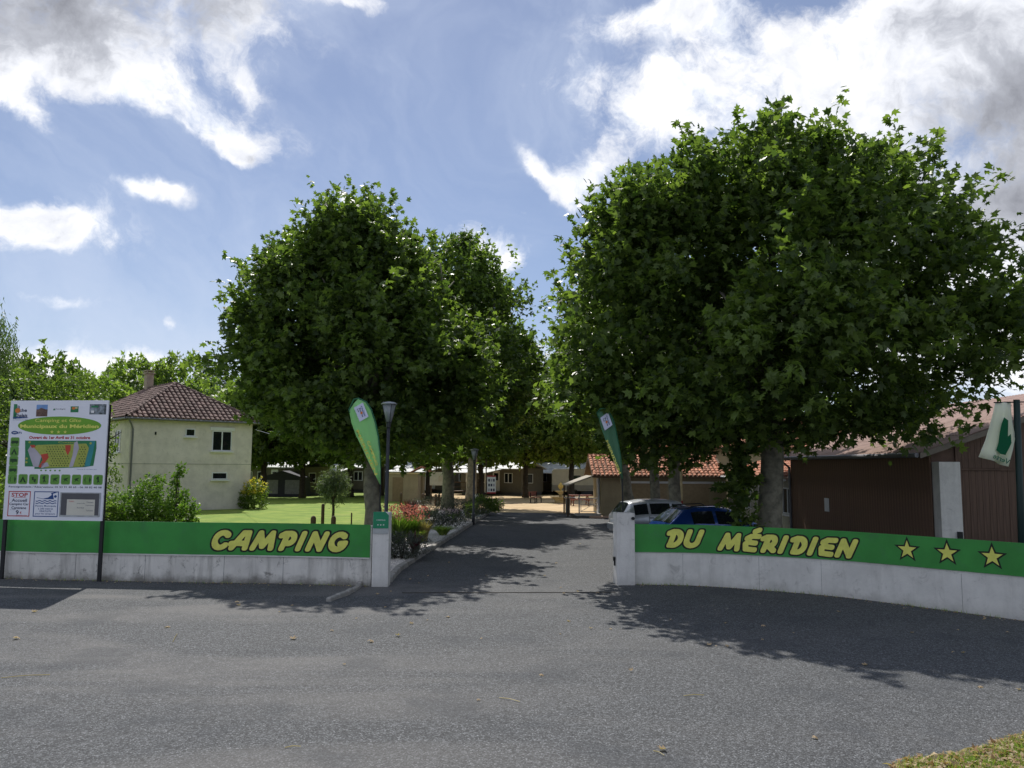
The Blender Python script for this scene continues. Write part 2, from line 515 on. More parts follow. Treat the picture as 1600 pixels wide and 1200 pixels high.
class MB:
    def __init__(s, off=(0, 0, 0)):
        s.v, s.f, s.o = [], [], Vector(off)

    def add(s, vs, fs):
        n = len(s.v)
        s.v += [tuple(Vector(v) - s.o) for v in vs]
        s.f += [tuple(n + i for i in f) for f in fs]
        return s

    def box(s, c, size, rz=0.0, taper=1.0):
        hx, hy, hz = size[0] / 2, size[1] / 2, size[2] / 2
        R = Matrix.Rotation(rz, 3, 'Z')
        vs = []
        for z, k in ((-hz, 1), (hz, taper)):
            for x, y in ((-hx, -hy), (hx, -hy), (hx, hy), (-hx, hy)):
                vs.append(Vector(c) + R @ Vector((x * k, y * k, z)))
        return s.add(vs, [(3, 2, 1, 0), (4, 5, 6, 7), (0, 1, 5, 4), (1, 2, 6, 5), (2, 3, 7, 6), (3, 0, 4, 7)])

    def tube(s, pts, rs, n=8, cap=True):
        pts = [Vector(p) for p in pts]
        if not hasattr(rs, '__len__'):
            rs = [rs] * len(pts)
        vs, fs = [], []
        up = Vector((0.13, 0.31, 0.94))
        for i, p in enumerate(pts):
            a, b = pts[max(0, i - 1)], pts[min(len(pts) - 1, i + 1)]
            t = (b - a).normalized()
            u = t.cross(up)
            if u.length < 0.2:
                u = t.cross(Vector((1, 0, 0)))
            u.normalize()
            v = t.cross(u)
            for k in range(n):
                q = 2 * math.pi * k / n
                vs.append(p + (u * math.cos(q) + v * math.sin(q)) * rs[i])
        for i in range(len(pts) - 1):
            for k in range(n):
                fs.append((i * n + k, i * n + (k + 1) % n, (i + 1) * n + (k + 1) % n, (i + 1) * n + k))
        if cap:
            fs.append(tuple(range(n - 1, -1, -1)))
            fs.append(tuple((len(pts) - 1) * n + k for k in range(n)))
        return s.add(vs, fs)

    def lathe(s, c, prof, n=14):
        vs, fs = [], []
        for (r, z) in prof:
            for k in range(n):
                q = 2 * math.pi * k / n
                vs.append((c[0] + r * math.cos(q), c[1] + r * math.sin(q), c[2] + z))
        for i in range(len(prof) - 1):
            for k in range(n):
                fs.append((i * n + k, i * n + (k + 1) % n, (i + 1) * n + (k + 1) % n, (i + 1) * n + k))
        fs.append(tuple(range(n - 1, -1, -1)))
        fs.append(tuple((len(prof) - 1) * n + k for k in range(n)))
        return s.add(vs, fs)

    def prism(s, poly, d):
        """poly: 3-D outline, d: extrusion vector"""
        n = len(poly)
        d = Vector(d)
        vs = [Vector(p) for p in poly] + [Vector(p) + d for p in poly]
        fs = [tuple(range(n - 1, -1, -1)), tuple(range(n, 2 * n))]
        fs += [(i, (i + 1) % n, n + (i + 1) % n, n + i) for i in range(n)]
        return s.add(vs, fs)

    def mesh(s, name, smooth=False):
        me = bpy.data.meshes.new(name)
        me.from_pydata(s.v, [], s.f)
        if smooth:
            me.polygons.foreach_set('use_smooth', [True] * len(me.polygons))
        me.update()
        return me

    def build(s, name, m, parent=None, smooth=False, bevel=0.0, kind=None, loc=None):
        me = s.mesh(name, smooth)
        bm = bmesh.new()
        bm.from_mesh(me)
        bmesh.ops.recalc_face_normals(bm, faces=bm.faces)
        if bevel:
            bmesh.ops.bevel(bm, geom=list(bm.edges), offset=bevel, segments=2, affect='EDGES', profile=0.6)
        bm.to_mesh(me)
        bm.free()
        return link_mesh(name, me, m, parent, loc, kind)


def sheet(name, pts, z, m, kind='structure', parent=None):
    mb = MB()
    mb.add([(p[0], p[1], z) for p in pts], [tuple(range(len(pts)))])
    o = link_mesh(name, mb.mesh(name), m, parent)
    if kind:
        o['kind'] = kind
    return o


def fast_mesh(name, verts, faces_n, idx):
    """verts (n,3) array; faces_n: verts per face; idx flat index array"""
    me = bpy.data.meshes.new(name)
    nf = len(idx) // faces_n
    me.vertices.add(len(verts))
    me.vertices.foreach_set('co', np.asarray(verts, dtype=np.float32).ravel())
    me.loops.add(len(idx))
    me.loops.foreach_set('vertex_index', np.asarray(idx, dtype=np.int32))
    me.polygons.add(nf)
    me.polygons.foreach_set('loop_start', np.arange(nf, dtype=np.int32) * faces_n)
    me.polygons.foreach_set('loop_total', np.full(nf, faces_n, dtype=np.int32))
    me.update(calc_edges=True)
    return me


# leaf outlines, as vertex list + triangles (unit length, base at origin, tip along +Y)
def plane_leaf():
    out = [(0, 0, 0), (.30, .02, -.03), (.50, .20, -.10), (.27, .30, 0), (.46, .62, -.08), (.17, .62, 0.02), (0, 1.0, -.10),
           (-.17, .62, 0.02), (-.46, .62, -.08), (-.27, .30, 0), (-.50, .20, -.10), (-.30, .02, -.03), (0, .34, .05)]
    tri = [(i, i + 1, 12) for i in range(11)] + [(11, 0, 12)]
    return np.array(out), np.array(tri)


def plane_leaf_mid():
    out = [(0, 0, 0), (.48, .12, -.09), (.25, .32, 0), (.46, .64, -.08), (.16, .61, .03), (0, 1.0, -.10), (-.16, .61, .03), (-.46, .64, -.08), (-.25, .32, 0), (-.48, .12, -.09)]
    tri = [(0, i, i + 1) for i in range(1, 9)]
    return np.array(out), np.array(tri)


def profile_crown(rng, shoots, per, prof, ratio, amp=.18, fill=.35, sprig=.9, per_clump=17):
    """leafy boughs fill a body whose half widths vary with height: prof rows (z, x_left, x_right).
    Each bough is a clump of shoots; gaps stay between the clumps, long shoots stick out of the top"""
    prof = sorted(prof); zs = np.array([p[0] for p in prof]); xl = np.array([p[1] for p in prof]); xr = np.array([p[2] for p in prof])
    gz = np.linspace(zs[0], zs[-1], 200); wz = np.maximum(np.interp(gz, zs, xr - xl), .3)
    wz = wz * np.where(gz > zs[-1] - .28 * (zs[-1] - zs[0]), 1.45, 1.0)
    cdf = np.cumsum(wz); cdf = cdf / cdf[-1]
    nc = shoots // per_clump
    z = np.interp(rng.random(nc), cdf, gz)
    inner = rng.random(nc) < fill
    L, Rr = np.interp(z, zs, xl), np.interp(z, zs, xr)
    cx = (L + Rr) / 2; hw = (Rr - L) / 2
    a = rng.uniform(0, 2 * np.pi, nc)
    rr = np.where(inner, np.sqrt(rng.uniform(.02, .6, nc)), rng.uniform(.76, .97, nc))
    rr = rr * (1 + amp * rng.normal(size=nc) * .35)
    t = (z - zs[0]) / (zs[-1] - zs[0])
    C = np.stack([cx + np.cos(a) * np.maximum(hw - .45, .1) * rr, np.sin(a) * np.maximum(hw - .45, .1) * ratio * rr, z + .35 - 1.3 * t], 1)
    O = np.stack([np.cos(a) * (1.0 - .55 * t), np.sin(a) * (1.0 - .55 * t), -.2 + 1.7 * t], 1)
    O /= np.linalg.norm(O, axis=1, keepdims=True)
    ci = np.repeat(np.arange(nc), per_clump); n = len(ci)
    spread = rng.uniform(.32, .62, nc)[ci][:, None]
    tips = C[ci] + rng.normal(size=(n, 3)) * spread * np.array((1, 1, .75))
    out = O[ci] + rng.normal(scale=.38, size=(n, 3)); out /= np.linalg.norm(out, axis=1, keepdims=True)
    Ls = sprig * rng.uniform(.45, 1.0, n) * np.where(rng.random(n) < .12, 1.65, 1.0)
    k = np.linspace(0, 1, per)[None, :, None]
    p = tips[:, None, :] + out[:, None, :] * (Ls[:, None, None] * (k - .35))
    wid = .15 * sprig * (1.2 - .85 * k)
    p = p + rng.normal(size=p.shape) * wid
    side = rng.normal(size=p.shape)
    tip = out[:, None, :] * .5 + side * .7; tip[:, :, 2] -= (.35 - .3 * t[ci])[:, None]
    nr = rng.normal(scale=.6, size=p.shape); nr[:, :, 2] += 1.0
    return p.reshape(-1, 3), tip.reshape(-1, 3), nr.reshape(-1, 3), tips


def maple_small():
    out = [(0, 0, 0), (.48, .22, -.06), (.22, .40, 0), (0, 1.0, -.08), (-.22, .40, 0), (-.48, .22, -.06)]
    tri = [(0, 1, 2), (0, 2, 4), (0, 4, 5), (2, 3, 4)]
    return np.array(out), np.array(tri)


def diamond():
    return np.array([(0, 0, 0), (.34, .45, 0.05), (0, 1, -.05), (-.34, .45, .05)]), np.array([(0, 1, 2), (0, 2, 3)])


def lance():
    return np.array([(0, 0, 0), (.12, .4, 0.02), (0, 1, -.08), (-.12, .4, .02)]), np.array([(0, 1, 2), (0, 2, 3)])


def place_leaves(pos, tipdir, nrm, size, shape):
    """returns verts, tri idx: one leaf per row"""
    v, t = shape
    y = tipdir / np.linalg.norm(tipdir, axis=1, keepdims=True)
    x = np.cross(y, nrm)
    x /= np.maximum(np.linalg.norm(x, axis=1, keepdims=True), 1e-6)
    z = np.cross(x, y)
    V = (pos[:, None, :] + size[:, None, None] * (v[None, :, 0:1] * x[:, None, :] + v[None, :, 1:2] * y[:, None, :] + v[None, :, 2:3] * z[:, None, :]))
    n = len(pos)
    idx = (t.ravel()[None, :] + (np.arange(n) * len(v))[:, None]).ravel()
    return V.reshape(-1, 3), idx, (x, y, z)


def lobed(dirs, rng, n=14, amp=0.2, sharp=6.0):
    """bumpy radius factor for directions: sum of soft lobes"""
    c = rng.normal(size=(n, 3))
    c /= np.linalg.norm(c, axis=1, keepdims=True)
    a = rng.uniform(-0.6, 1.0, n) * amp
    d = dirs @ c.T
    return 1 + (np.exp(sharp * (d - 1)) * a).sum(1)


def crown_points(rng, shoots, per, R, up, down, amp=0.2, fill=0.25, sprig=0.9, bottom_flat=1.0):
    """leaf positions in shoots that point out of an uneven dome; local to the crown centre"""
    d = rng.normal(size=(shoots, 3))
    d /= np.linalg.norm(d, axis=1, keepdims=True)
    f = lobed(d, rng, 22, amp, 9.0)
    rad = np.where(rng.random(shoots) < fill, rng.uniform(0.35, 0.9, shoots), rng.uniform(0.86, 1.03, shoots)) * f
    tips = d * rad[:, None]
    tips[:, 0] *= R[0]; tips[:, 1] *= R[1]
    tips[:, 2] *= np.where(tips[:, 2] > 0, up, down)
    out = d.copy()
    out[:, 2] = out[:, 2] * 0.8 + 0.45
    out += rng.normal(scale=0.35, size=out.shape)
    out /= np.linalg.norm(out, axis=1, keepdims=True)
    L = sprig * rng.uniform(0.5, 1.25, shoots)
    k = np.linspace(0, 1, per)[None, :, None]
    p = tips[:, None, :] + out[:, None, :] * (L[:, None, None] * (k - 0.6))
    p = p + rng.normal(scale=0.10 * sprig, size=p.shape)
    side = rng.normal(size=(shoots, per, 3))
    tip = out[:, None, :] * 0.55 + side * 0.75
    tip[:, :, 2] -= 0.15
    nr = rng.normal(scale=0.55, size=p.shape)
    nr[:, :, 2] += 1.0
    return p.reshape(-1, 3), tip.reshape(-1, 3), nr.reshape(-1, 3), tips


def leaves_obj(name, pos, tip, nr, size, shape, m, parent, kind='stuff'):
    V, idx, fr = place_leaves(pos, tip, nr, size, shape)
    o = link_mesh(name, fast_mesh(name, V, 3, idx), m, parent)
    if kind:
        o['kind'] = kind
    return o


def limbs(mb, base, height, r0, center, R, rng, n_limbs=7, lean=(0, 0)):
    """tapered trunk, forking into limbs that reach into the crown (local coordinates)"""
    top = Vector((base[0] + lean[0], base[1] + lean[1], height))
    pts, rs = [], []
    for i in range(8):
        t = i / 7
        pts.append(Vector(base).lerp(top, t) + Vector((rng.normal() * .03, rng.normal() * .03, 0)) * (t > 0))
        rs.append(r0 * (1.45 - 0.45 * min(1, t * 5)) * (1 - 0.22 * t))
    mb.tube(pts, rs, 12)
    for k in range(n_limbs):
        a = 2 * math.pi * (k + rng.random() * .5) / n_limbs
        e = Vector((center[0] + math.cos(a) * R[0] * .58, center[1] + math.sin(a) * R[1] * .58, center[2] + rng.uniform(-.1, .55) * R[2]))
        mid = top.lerp(e, 0.45) + Vector((0, 0, 0.7))
        mb.tube([top - Vector((0, 0, .25)), mid, e], [r0 * .48, r0 * .27, r0 * .07], 7)
        for j in range(3):
            q = mid.lerp(e, rng.uniform(.1, .8))
            mb.tube([q, q + Vector((rng.normal(), rng.normal(), rng.uniform(.3, 1.6))) * R[0] * .14], [r0 * .16, .02], 5)
    mb.tube([top - Vector((0, 0, .2)), Vector((center[0], center[1], center[2] + R[2] * .6))], [r0 * .6, .06], 8)

# ------------------------------------------------------------------ ground
sheet('ground', [(-900, -60), (900, -60), (900, 1800), (-900, 1800)], -0.03, ROUGHG)
LW = [G(0, 903), G(150, 907), G(300, 910), G(440, 912), G(579, 916)]
LW[0:0] = [LW[0] + (LW[0] - LW[1]) * 4.0 + Vector((0, 1.0, 0))]
RW = [G(992, 913), G(1096, 915.5), G(1210, 923.5), G(1325, 934), G(1503, 957), G(1600, 970)]
RW += [RW[-1] + (RW[-1] - RW[-2]) * 1.5 + Vector((0, -0.15, 0)), RW[-1] + (RW[-1] - RW[-2]) * 6 + Vector((0, -1.2, 0))]
KB = [G(607, 910), G(622, 893), G(645, 877), G(672, 860), G(700, 843), G(735, 821), G(766, 800.5)]
asph_in = [(11.9, 47.6), (KB[-1].x - 0.3, 49.0)] + [(k.x - .05, k.y) for k in reversed(KB)]
sheet('asphalt_road', [(-120, -20), (120, -20), (120, 12.0), (17, 12.0), (11.9, 19.5)] + asph_in + [(-3.6, 19.6), (-13.4, 20.9), (-28, 21.5), (-120, 21.5)], 0.0, ASPH)
sheet('lawn', [(-90, 21.3), (-13.4, 20.95), (-4.0, 19.75)] + [(k.x - 2.3, k.y + .5) for k in KB] + [(-6.05, 50.4), (-7.65, 60), (-9.55, 80), (-90, 80)], 0.02, LAWN)
sheet('sandy_square', [(12, 47.62), (12, 79), (-9.5, 80.5), (-7.6, 60), (-6, 50.4), (-1.6, 49.02)], 0.006, DIRT)
bed_poly = [(k.x - .04, k.y) for k in KB] + [(k.x - 2.6, k.y + 1.2) for k in reversed(KB)]
sheet('flower_bed', bed_poly, 0.07, GRAVEL)
VERGE = [(q.x, q.y) for q in (G(1400, 1212), G(1425, 1201), G(1470, 1195), G(1510, 1191), (G(1548, 1181)), G(1575, 1172), G(1600, 1163))]
VERGE += [(7.2, VERGE[-1][1] + .35), (14, VERGE[-1][1] + 1.0)]
rv = random.Random(4)
edge = []
for (x0_, y0_), (x1_, y1_) in zip(VERGE[:-1], VERGE[1:]):
    for k in range(12):
        t_ = k / 12
        edge.append((x0_ + (x1_ - x0_) * t_, y0_ + (y1_ - y0_) * t_ - .12 + rv.uniform(-.09, .09)))
sheet('grass_verge', [(14, 3), (VERGE[0][0] - .3, 3)] + edge, 0.012, mat('verge_soil', (0.07, 0.06, 0.035), .95, col2=(0.15, 0.14, 0.07), scale=9, detail=8, bump=.8, bscale=50))
mb = MB()
a, b = G(628, 927), G(962, 926)
mb.prism([(a.x, a.y, .002), (b.x, b.y, .002), (b.x, b.y + .035, .002), (a.x, a.y + .035, .002)], (0, 0, .012))  # thin dark strip across the entrance, slightly raised
o = mb.build('entrance_strip', mat('dark_strip', (0.05, 0.045, 0.04), .8, .2)); o['kind'] = 'structure'

rngp = np.random.default_rng(5)


def kerb(name, pts, label, size=0.95, w=0.16, h=0.13, jit=0.012, kind='structure', cat=None, cut=None):
    root = thing(name, label, cat, pts[0])
    if kind:
        root['kind'] = kind
    bmm = bmesh.new()
    bmesh.ops.create_cube(bmm, size=1.0)
    for v_ in bmm.verts:
        v_.co.x *= size - .015; v_.co.y *= w; v_.co.z *= h * 1.6
    bmesh.ops.bevel(bmm, geom=list(bmm.edges), offset=.018, segments=1, affect='EDGES')
    me = bpy.data.meshes.new('kerb_stone'); bmm.to_mesh(me); bmm.free()
    seg, acc = [], 0
    for i in range(len(pts) - 1):
        a_, b_ = Vector(pts[i]), Vector(pts[i + 1])
        L = (b_ - a_).length
        k = 0
        n = max(1, round(L / size))
        for k in range(n):
            p_ = a_.lerp(b_, (k + .5) / n)
            o_ = link_mesh('kerb_stone', me, KERB, root)
            o_.location = p_ - Vector(pts[0]) + Vector((0, 0, h * .2 + rngp.normal() * jit))
            o_.rotation_euler = (rngp.normal() * .02, rngp.normal() * .015, math.atan2(b_.y - a_.y, b_.x - a_.x) + rngp.normal() * .02)
            o_.scale = (L / n / size, 1, 1)
    return root


kerb('bed_kerb', KB, 'weathered stone kerb curving along the white gravel flower bed')
kerb('broken_kerb', [G(564, 914), G(557, 921), G(541, 930), G(512, 940)], 'short curved piece of broken pale kerb at the foot of the left gate pillar', 0.42, 0.11, 0.085, .015, None, 'kerb')


# ------------------------------------------------------------------ entrance walls with their painted bands
class Path:
    def __init__(s, pts, step=0.25):
        pts = [Vector((p[0], p[1], 0)) for p in pts]
        out = []
        for i in range(len(pts) - 1):
            p0, p1, p2, p3 = pts[max(0, i - 1)], pts[i], pts[i + 1], pts[min(len(pts) - 1, i + 2)]
            n = max(2, int((p2 - p1).length / step))
            for k in range(n):
                t = k / n
                out.append(0.5 * ((2 * p1) + (p2 - p0) * t + (2 * p0 - 5 * p1 + 4 * p2 - p3) * t * t + (3 * p1 - p0 - 3 * p2 + p3) * t ** 3))
        out.append(pts[-1])
        s.p = out
        s.s = [0.0]
        for i in range(1, len(out)):
            s.s.append(s.s[-1] + (out[i] - out[i - 1]).length)
        s.L = s.s[-1]

    def at(s, d, off=0.0, z=0.0):
        d = min(max(d, 0), s.L)
        i = int(np.searchsorted(s.s, d)) - 1
        i = min(max(i, 0), len(s.p) - 2)
        t = (d - s.s[i]) / (s.s[i + 1] - s.s[i])
        p = s.p[i].lerp(s.p[i + 1], t)
        a, b = s.p[max(0, i - 1)], s.p[min(len(s.p) - 1, i + 2)]
        tg = (b - a).normalized()
        nr = Vector((tg.y, -tg.x, 0))           # towards the road
        return Vector((p.x + nr.x * off, p.y + nr.y * off, z))

    def s_at_px(s, px, z=1.0):
        best = min(range(len(s.s) * 8), key=lambda k: abs(pix(s.at(s.L * k / (len(s.s) * 8), 0, z))[0] - px))
        return s.L * best / (len(s.s) * 8)

    def strip(s, mb, s0, s1, o0, o1, z0, z1, step=0.3):
        n = max(1, int((s1 - s0) / step))
        vs, fs = [], []
        for k in range(n + 1):
            d = s0 + (s1 - s0) * k / n
            t = k / n
            a0, a1 = z0(t) if callable(z0) else z0, z1(t) if callable(z1) else z1
            vs += [s.at(d, o0, a0), s.at(d, o1, a0), s.at(d, o1, a1), s.at(d, o0, a1)]
        for k in range(n):
            for j in range(4):
                fs.append((k * 4 + j, k * 4 + (j + 1) % 4, (k + 1) * 4 + (j + 1) % 4, (k + 1) * 4 + j))
        fs += [(3, 2, 1, 0), (n * 4, n * 4 + 1, n * 4 + 2, n * 4 + 3)]
        mb.add(vs, fs)


LP, RP = Path(LW), Path(RW)


# ---- sign-painter's letters: thick rounded strokes, meshed from their distance field
def arc(cx, cy, rx, ry, a0, a1, n=10):
    return [(cx + rx * math.cos(RAD(a0 + (a1 - a0) * k / n)), cy + ry * math.sin(RAD(a0 + (a1 - a0) * k / n))) for k in range(n + 1)]


GLY = {
    'C': (0.86, [arc(.47, .50, .34, .37, 42, 318, 16)]),
    'A': (0.98, [[(.13, .13), (.56, .87)], [(.56, .87), (.80, .87), (.82, .13)], [(.05, .33), (.30, .36), (.76, .34)]]),
    'M': (1.22, [[(.13, .13), (.33, .87)], [(.33, .86), (.60, .22)], [(.60, .22), (.95, .87)], [(.95, .87), (1.06, .13)]]),
    'P': (0.90, [[(.30, .13), (.40, .72)], [(.12, .76), (.30, .86)] + arc(.55, .62, .26, .25, 90, -80, 10) + [(.38, .40)]]),
    'I': (0.46, [[(.17, .13), (.27, .87)]]),
    'N': (1.02, [[(.14, .13), (.26, .87)], [(.26, .86), (.74, .15)], [(.74, .13), (.88, .87)]]),
    'G': (0.98, [arc(.50, .50, .36, .37, 48, 350, 16), [(.62, .42), (.86, .44)]]),
    'D': (0.90, [[(.30, .18), (.36, .74)], [(.12, .78), (.32, .87)] + arc(.44, .50, .35, .37, 80, -95, 12) + [(.28, .14)]]),
    'U': (0.92, [[(.18, .87), (.14, .42)] + arc(.44, .40, .30, .27, 180, 360, 10) + [(.80, .87)]]),
    'E': (0.82, [[(.16, .74), (.36, .86), (.76, .87)], [(.30, .80), (.24, .53), (.66, .50)], [(.14, .44), (.22, .16), (.70, .13)]]),
    'R': (0.94, [[(.28, .13), (.38, .72)], [(.12, .76), (.30, .86)] + arc(.56, .64, .22, .23, 90, -85, 10) + [(.40, .44)], [(.44, .44), (.82, .15)]]),
}
GLY['É'] = (0.82, GLY['E'][1] + [[(.50, 1.13), (.70, 1.22)]])


def glyph_mesh(strokes, wd, r, cell=0.03):
    x0, x1, y0, y1 = -.22, wd + .22, -.2, 1.48
    nx, ny = int((x1 - x0) / cell), int((y1 - y0) / cell)
    X, Y = np.meshgrid(np.linspace(x0, x1, nx + 1), np.linspace(y0, y1, ny + 1), indexing='ij')
    d = np.full(X.shape, 9.0)
    for st in strokes:
        for (ax, ay), (bx, by) in zip(st[:-1], st[1:]):
            dx, dy = bx - ax, by - ay
            l2 = max(dx * dx + dy * dy, 1e-9)
            t = np.clip(((X - ax) * dx + (Y - ay) * dy) / l2, 0, 1)
            ex, ey = np.abs(X - ax - t * dx), np.abs(Y - ay - t * dy)
            ex = ex * 0.93
            d = np.minimum(d, (ex ** 2.6 + ey ** 2.6) ** (1 / 2.6))
    d -= r
    vs, fs = [], []
    for i in range(nx):
        j = 0
        while j < ny:
            c = [(i, j), (i + 1, j), (i + 1, j + 1), (i, j + 1)]
            f = [d[q] for q in c]
            if min(f) > 0:
                j += 1
                continue
            if max(f) <= 0:                       # merge whole cells up the column
                k = j
                while k < ny and max(d[i, k], d[i + 1, k], d[i + 1, k + 1], d[i, k + 1]) <= 0:
                    k += 1
                n = len(vs)
                vs += [(X[i, j], Y[i, j]), (X[i + 1, j], Y[i, j]), (X[i + 1, j], Y[i, k]), (X[i, j], Y[i, k])]
                fs.append((n, n + 1, n + 2, n + 3))
                j = k
                continue
            poly = []
            for q in range(4):
                a, b = c[q], c[(q + 1) % 4]
                if d[a] <= 0:
                    poly.append((X[a], Y[a]))
                if (d[a] <= 0) != (d[b] <= 0):
                    t = d[a] / (d[a] - d[b])
                    poly.append((X[a] + (X[b] - X[a]) * t, Y[a] + (Y[b] - Y[a]) * t))
            if len(poly) >= 3:
                n = len(vs)
                vs += poly
                fs.append(tuple(range(n, n + len(poly))))
            j += 1
    return vs, fs


def paint_word(word, path, s0, s1, z0, z1, root, base, off, shear=0.30, h=lambda t: 0.0):
    tot = sum(GLY[c][0] for c in word) + 0.10 * (len(word) - 1)
    sc_ = (s1 - s0) / tot
    H = z1 - z0
    x = 0
    for ch in word:
        wd, st = GLY[ch]
        kids = []
        for (nm, r, m_, lay) in (('letter_outline', .218, BLACK, .004), ('letter', .138, YELL, .008)):
            vs, fs = glyph_mesh(st, wd, r)
            mb = MB(base)
            P3 = []
            for (gx, gy) in vs:
                d = s0 + (x + gx + (gy - .5) * shear) * sc_
                P3.append(path.at(d, off + lay, z0 + gy * H))
            mb.add(P3, fs)
            me = mb.mesh(nm)
            link_mesh(nm, me, m_, root)
        x += wd + 0.10


def star_on(path, s, z, r, root, base, off):
    for (nm, k, m_, lay) in (('star_outline', 1.42, BLACK, .004), ('star', 1.0, YELL, .008)):
        pts = []
        for i in range(10):
            a = math.pi / 2 + i * math.pi / 5
            rr = r * k * (1 if i % 2 == 0 else (.40 if k == 1.0 else .42))
            pts.append(path.at(s + rr * math.cos(a), off + lay, z + rr * math.sin(a)))
        mb = MB(base)
        c = path.at(s, off + lay, z)
        mb.add(pts + [c], [(i, (i + 1) % 10, 10) for i in range(10)])
        link_mesh(nm, mb.mesh(nm), m_, root)


def entrance_wall(path, H, matw, label, name='low_wall'):
    base = path.at(path.L / 2)
    r_ = thing(name, label, 'wall', base)
    mb = MB(base)
    path.strip(mb, 0, path.L, 0.0, -0.18, -0.15, H)
    mb.build('wall_body', matw, r_)
    return r_


wl = entrance_wall(LP, 1.385, WALL_L, 'long grimy concrete wall left of the gate, behind the CAMPING band')
wr = entrance_wall(RP, 1.405, WALL_R, 'long curving white rendered wall right of the gate, in tree shade')
# vertical joints in the walls
for (path, root, ss, wid) in ((LP, wl, [LP.s_at_px(x, .3) for x in (441, 227, 118, 350)], .008), (RP, wr, [RP.s_at_px(x, .3) for x in (1066, 1185, 1283, 1325, 1503)], .005)):
    for s_ in ss:
        mb = MB(path.at(path.L / 2))
        path.strip(mb, s_, s_ + wid, .0025, -.01, .0, .62 if path is LP else .75)
        mb.build('wall_joint', GREYF, root)

# left band
s0, s1 = 0.0, LP.s_at_px(579, 1.0)
base = LP.at(s1)
sgl = thing('wall_sign', 'green band reading CAMPING in yellow letters on the left wall', 'sign', base)
mb = MB(base); LP.strip(mb, s0, s1, .028, .003, .655, 1.41); mb.build('sign_panel', GREEN, sgl)
mb = MB(base); LP.strip(mb, s0, s1, .034, .001, .625, .652); mb.build('sign_ledge', PILLAR, sgl)
paint_word('CAMPING', LP, LP.s_at_px(333, 1.0), LP.s_at_px(545, 1.0), .765, 1.235, sgl, base, .028)
# right band
s0, s1 = RP.s_at_px(991.5, 1.0), RP.L
base = RP.at(s0)
sgr = thing('wall_sign', 'green band reading DU MÉRIDIEN with three yellow stars on the right wall', 'sign', base)
mb = MB(base); RP.strip(mb, s0, s1, .028, .003, lambda t: .765 + .05 * min(1, t * 1.7), 1.43); mb.build('sign_panel', GREEN, sgr)
paint_word('DU', RP, RP.s_at_px(1040, 1.1), RP.s_at_px(1096, 1.1), .88, 1.32, sgr, base, .028)
paint_word('MÉRIDIEN', RP, RP.s_at_px(1124, 1.1), RP.s_at_px(1338, 1.1), .85, 1.27, sgr, base, .028)
for (px_, py_) in ((1418, 859), (1482, 864), (1551, 870)):
    s_ = RP.s_at_px(px_, 1.1)
    q = RP.at(s_, .03)
    star_on(RP, s_, P(px_, py_, q.y).z, .195, sgr, base, .028)


# gate pillars
def pillar(px0, px1, py, ytop, label, depth=.38, rot=0.0):
    a, b = G(px0, py), G(px1, py)
    wd = (b - a).length
    c = (a + b) / 2 + Vector((0, depth / 2, 0))
    H = P((px0 + px1) / 2, ytop, a.y).z
    t = thing('gate_pillar', label, 'pillar', c, rot)
    MB().box((0, 0, H / 2 - .05), (wd, depth, H + .1)).build('pillar_shaft', PILLAR, t, bevel=.012)
    return t, wd, H, depth


pl, wdl, Hl, dl = pillar(580, 606, 917, 801, 'white gate pillar left of the drive with a small green plaque')
# plaque on it
plq = thing('plaque', 'small green plaque with three stars on the left gate pillar', 'plaque', (pl.location.x, pl.location.y - dl / 2, 0))
zt, zb_, zc = Hl + .02, Hl - .36, Hl - .48
mb = MB(); hw = wdl / 2 - .01
mb.prism([(-hw, -.015, zb_), (hw, -.015, zb_), (hw, -.015, zt - .08), (hw - .08, -.015, zt), (-hw, -.015, zt)], (0, -.012, 0)); mb.build('plaque_panel', GREEN2, plq)
MB().box((0, -.021, (zb_ + zc) / 2 - .003), (2 * hw, .012, zb_ - zc - .006)).build('grey_plate', mat('plate_grey', (.40, .42, .42), .5, .05), plq)


def text_mesh(s, bold=0.0, shear=0.0):
    cu = bpy.data.curves.new('t', 'FONT')
    cu.body = s
    cu.offset = bold
    cu.shear = shear
    cu.resolution_u = 3
    cu.fill_mode = 'FRONT'
    ob = bpy.data.objects.new('t', cu)
    COL.objects.link(ob)
    bpy.context.view_layer.update()
    dg = bpy.context.evaluated_depsgraph_get()
    me = bpy.data.meshes.new_from_object(ob.evaluated_get(dg))
    bpy.data.objects.remove(ob)
    return me


def lettering(s, org, xd, zd, width, height, m, parent, bold=0.0, shear=0.0, name='lettering', center=True):
    """flat letters fitted in width x height (parent coordinates)"""
    me = text_mesh(s, bold, shear)
    n = len(me.vertices)
    co = np.empty(n * 3, dtype=np.float32)
    me.vertices.foreach_get('co', co)
    co = co.reshape(-1, 3)
    lo, hi = co.min(0), co.max(0)
    sx = width / (hi[0] - lo[0])
    sy = height / (hi[1] - lo[1])
    o_, x_, z_ = np.array(org), np.array(xd), np.array(zd)
    u = (co[:, 0] - lo[0]) * sx - (width / 2 if center else 0)
    v_ = (co[:, 1] - lo[1]) * sy - (height / 2 if center else 0)
    out = o_[None] + u[:, None] * x_[None] + v_[:, None] * z_[None]
    me.vertices.foreach_set('co', out.astype(np.float32).ravel())
    me.update()
    me.materials.clear()
    return link_mesh(name, me, m, parent)


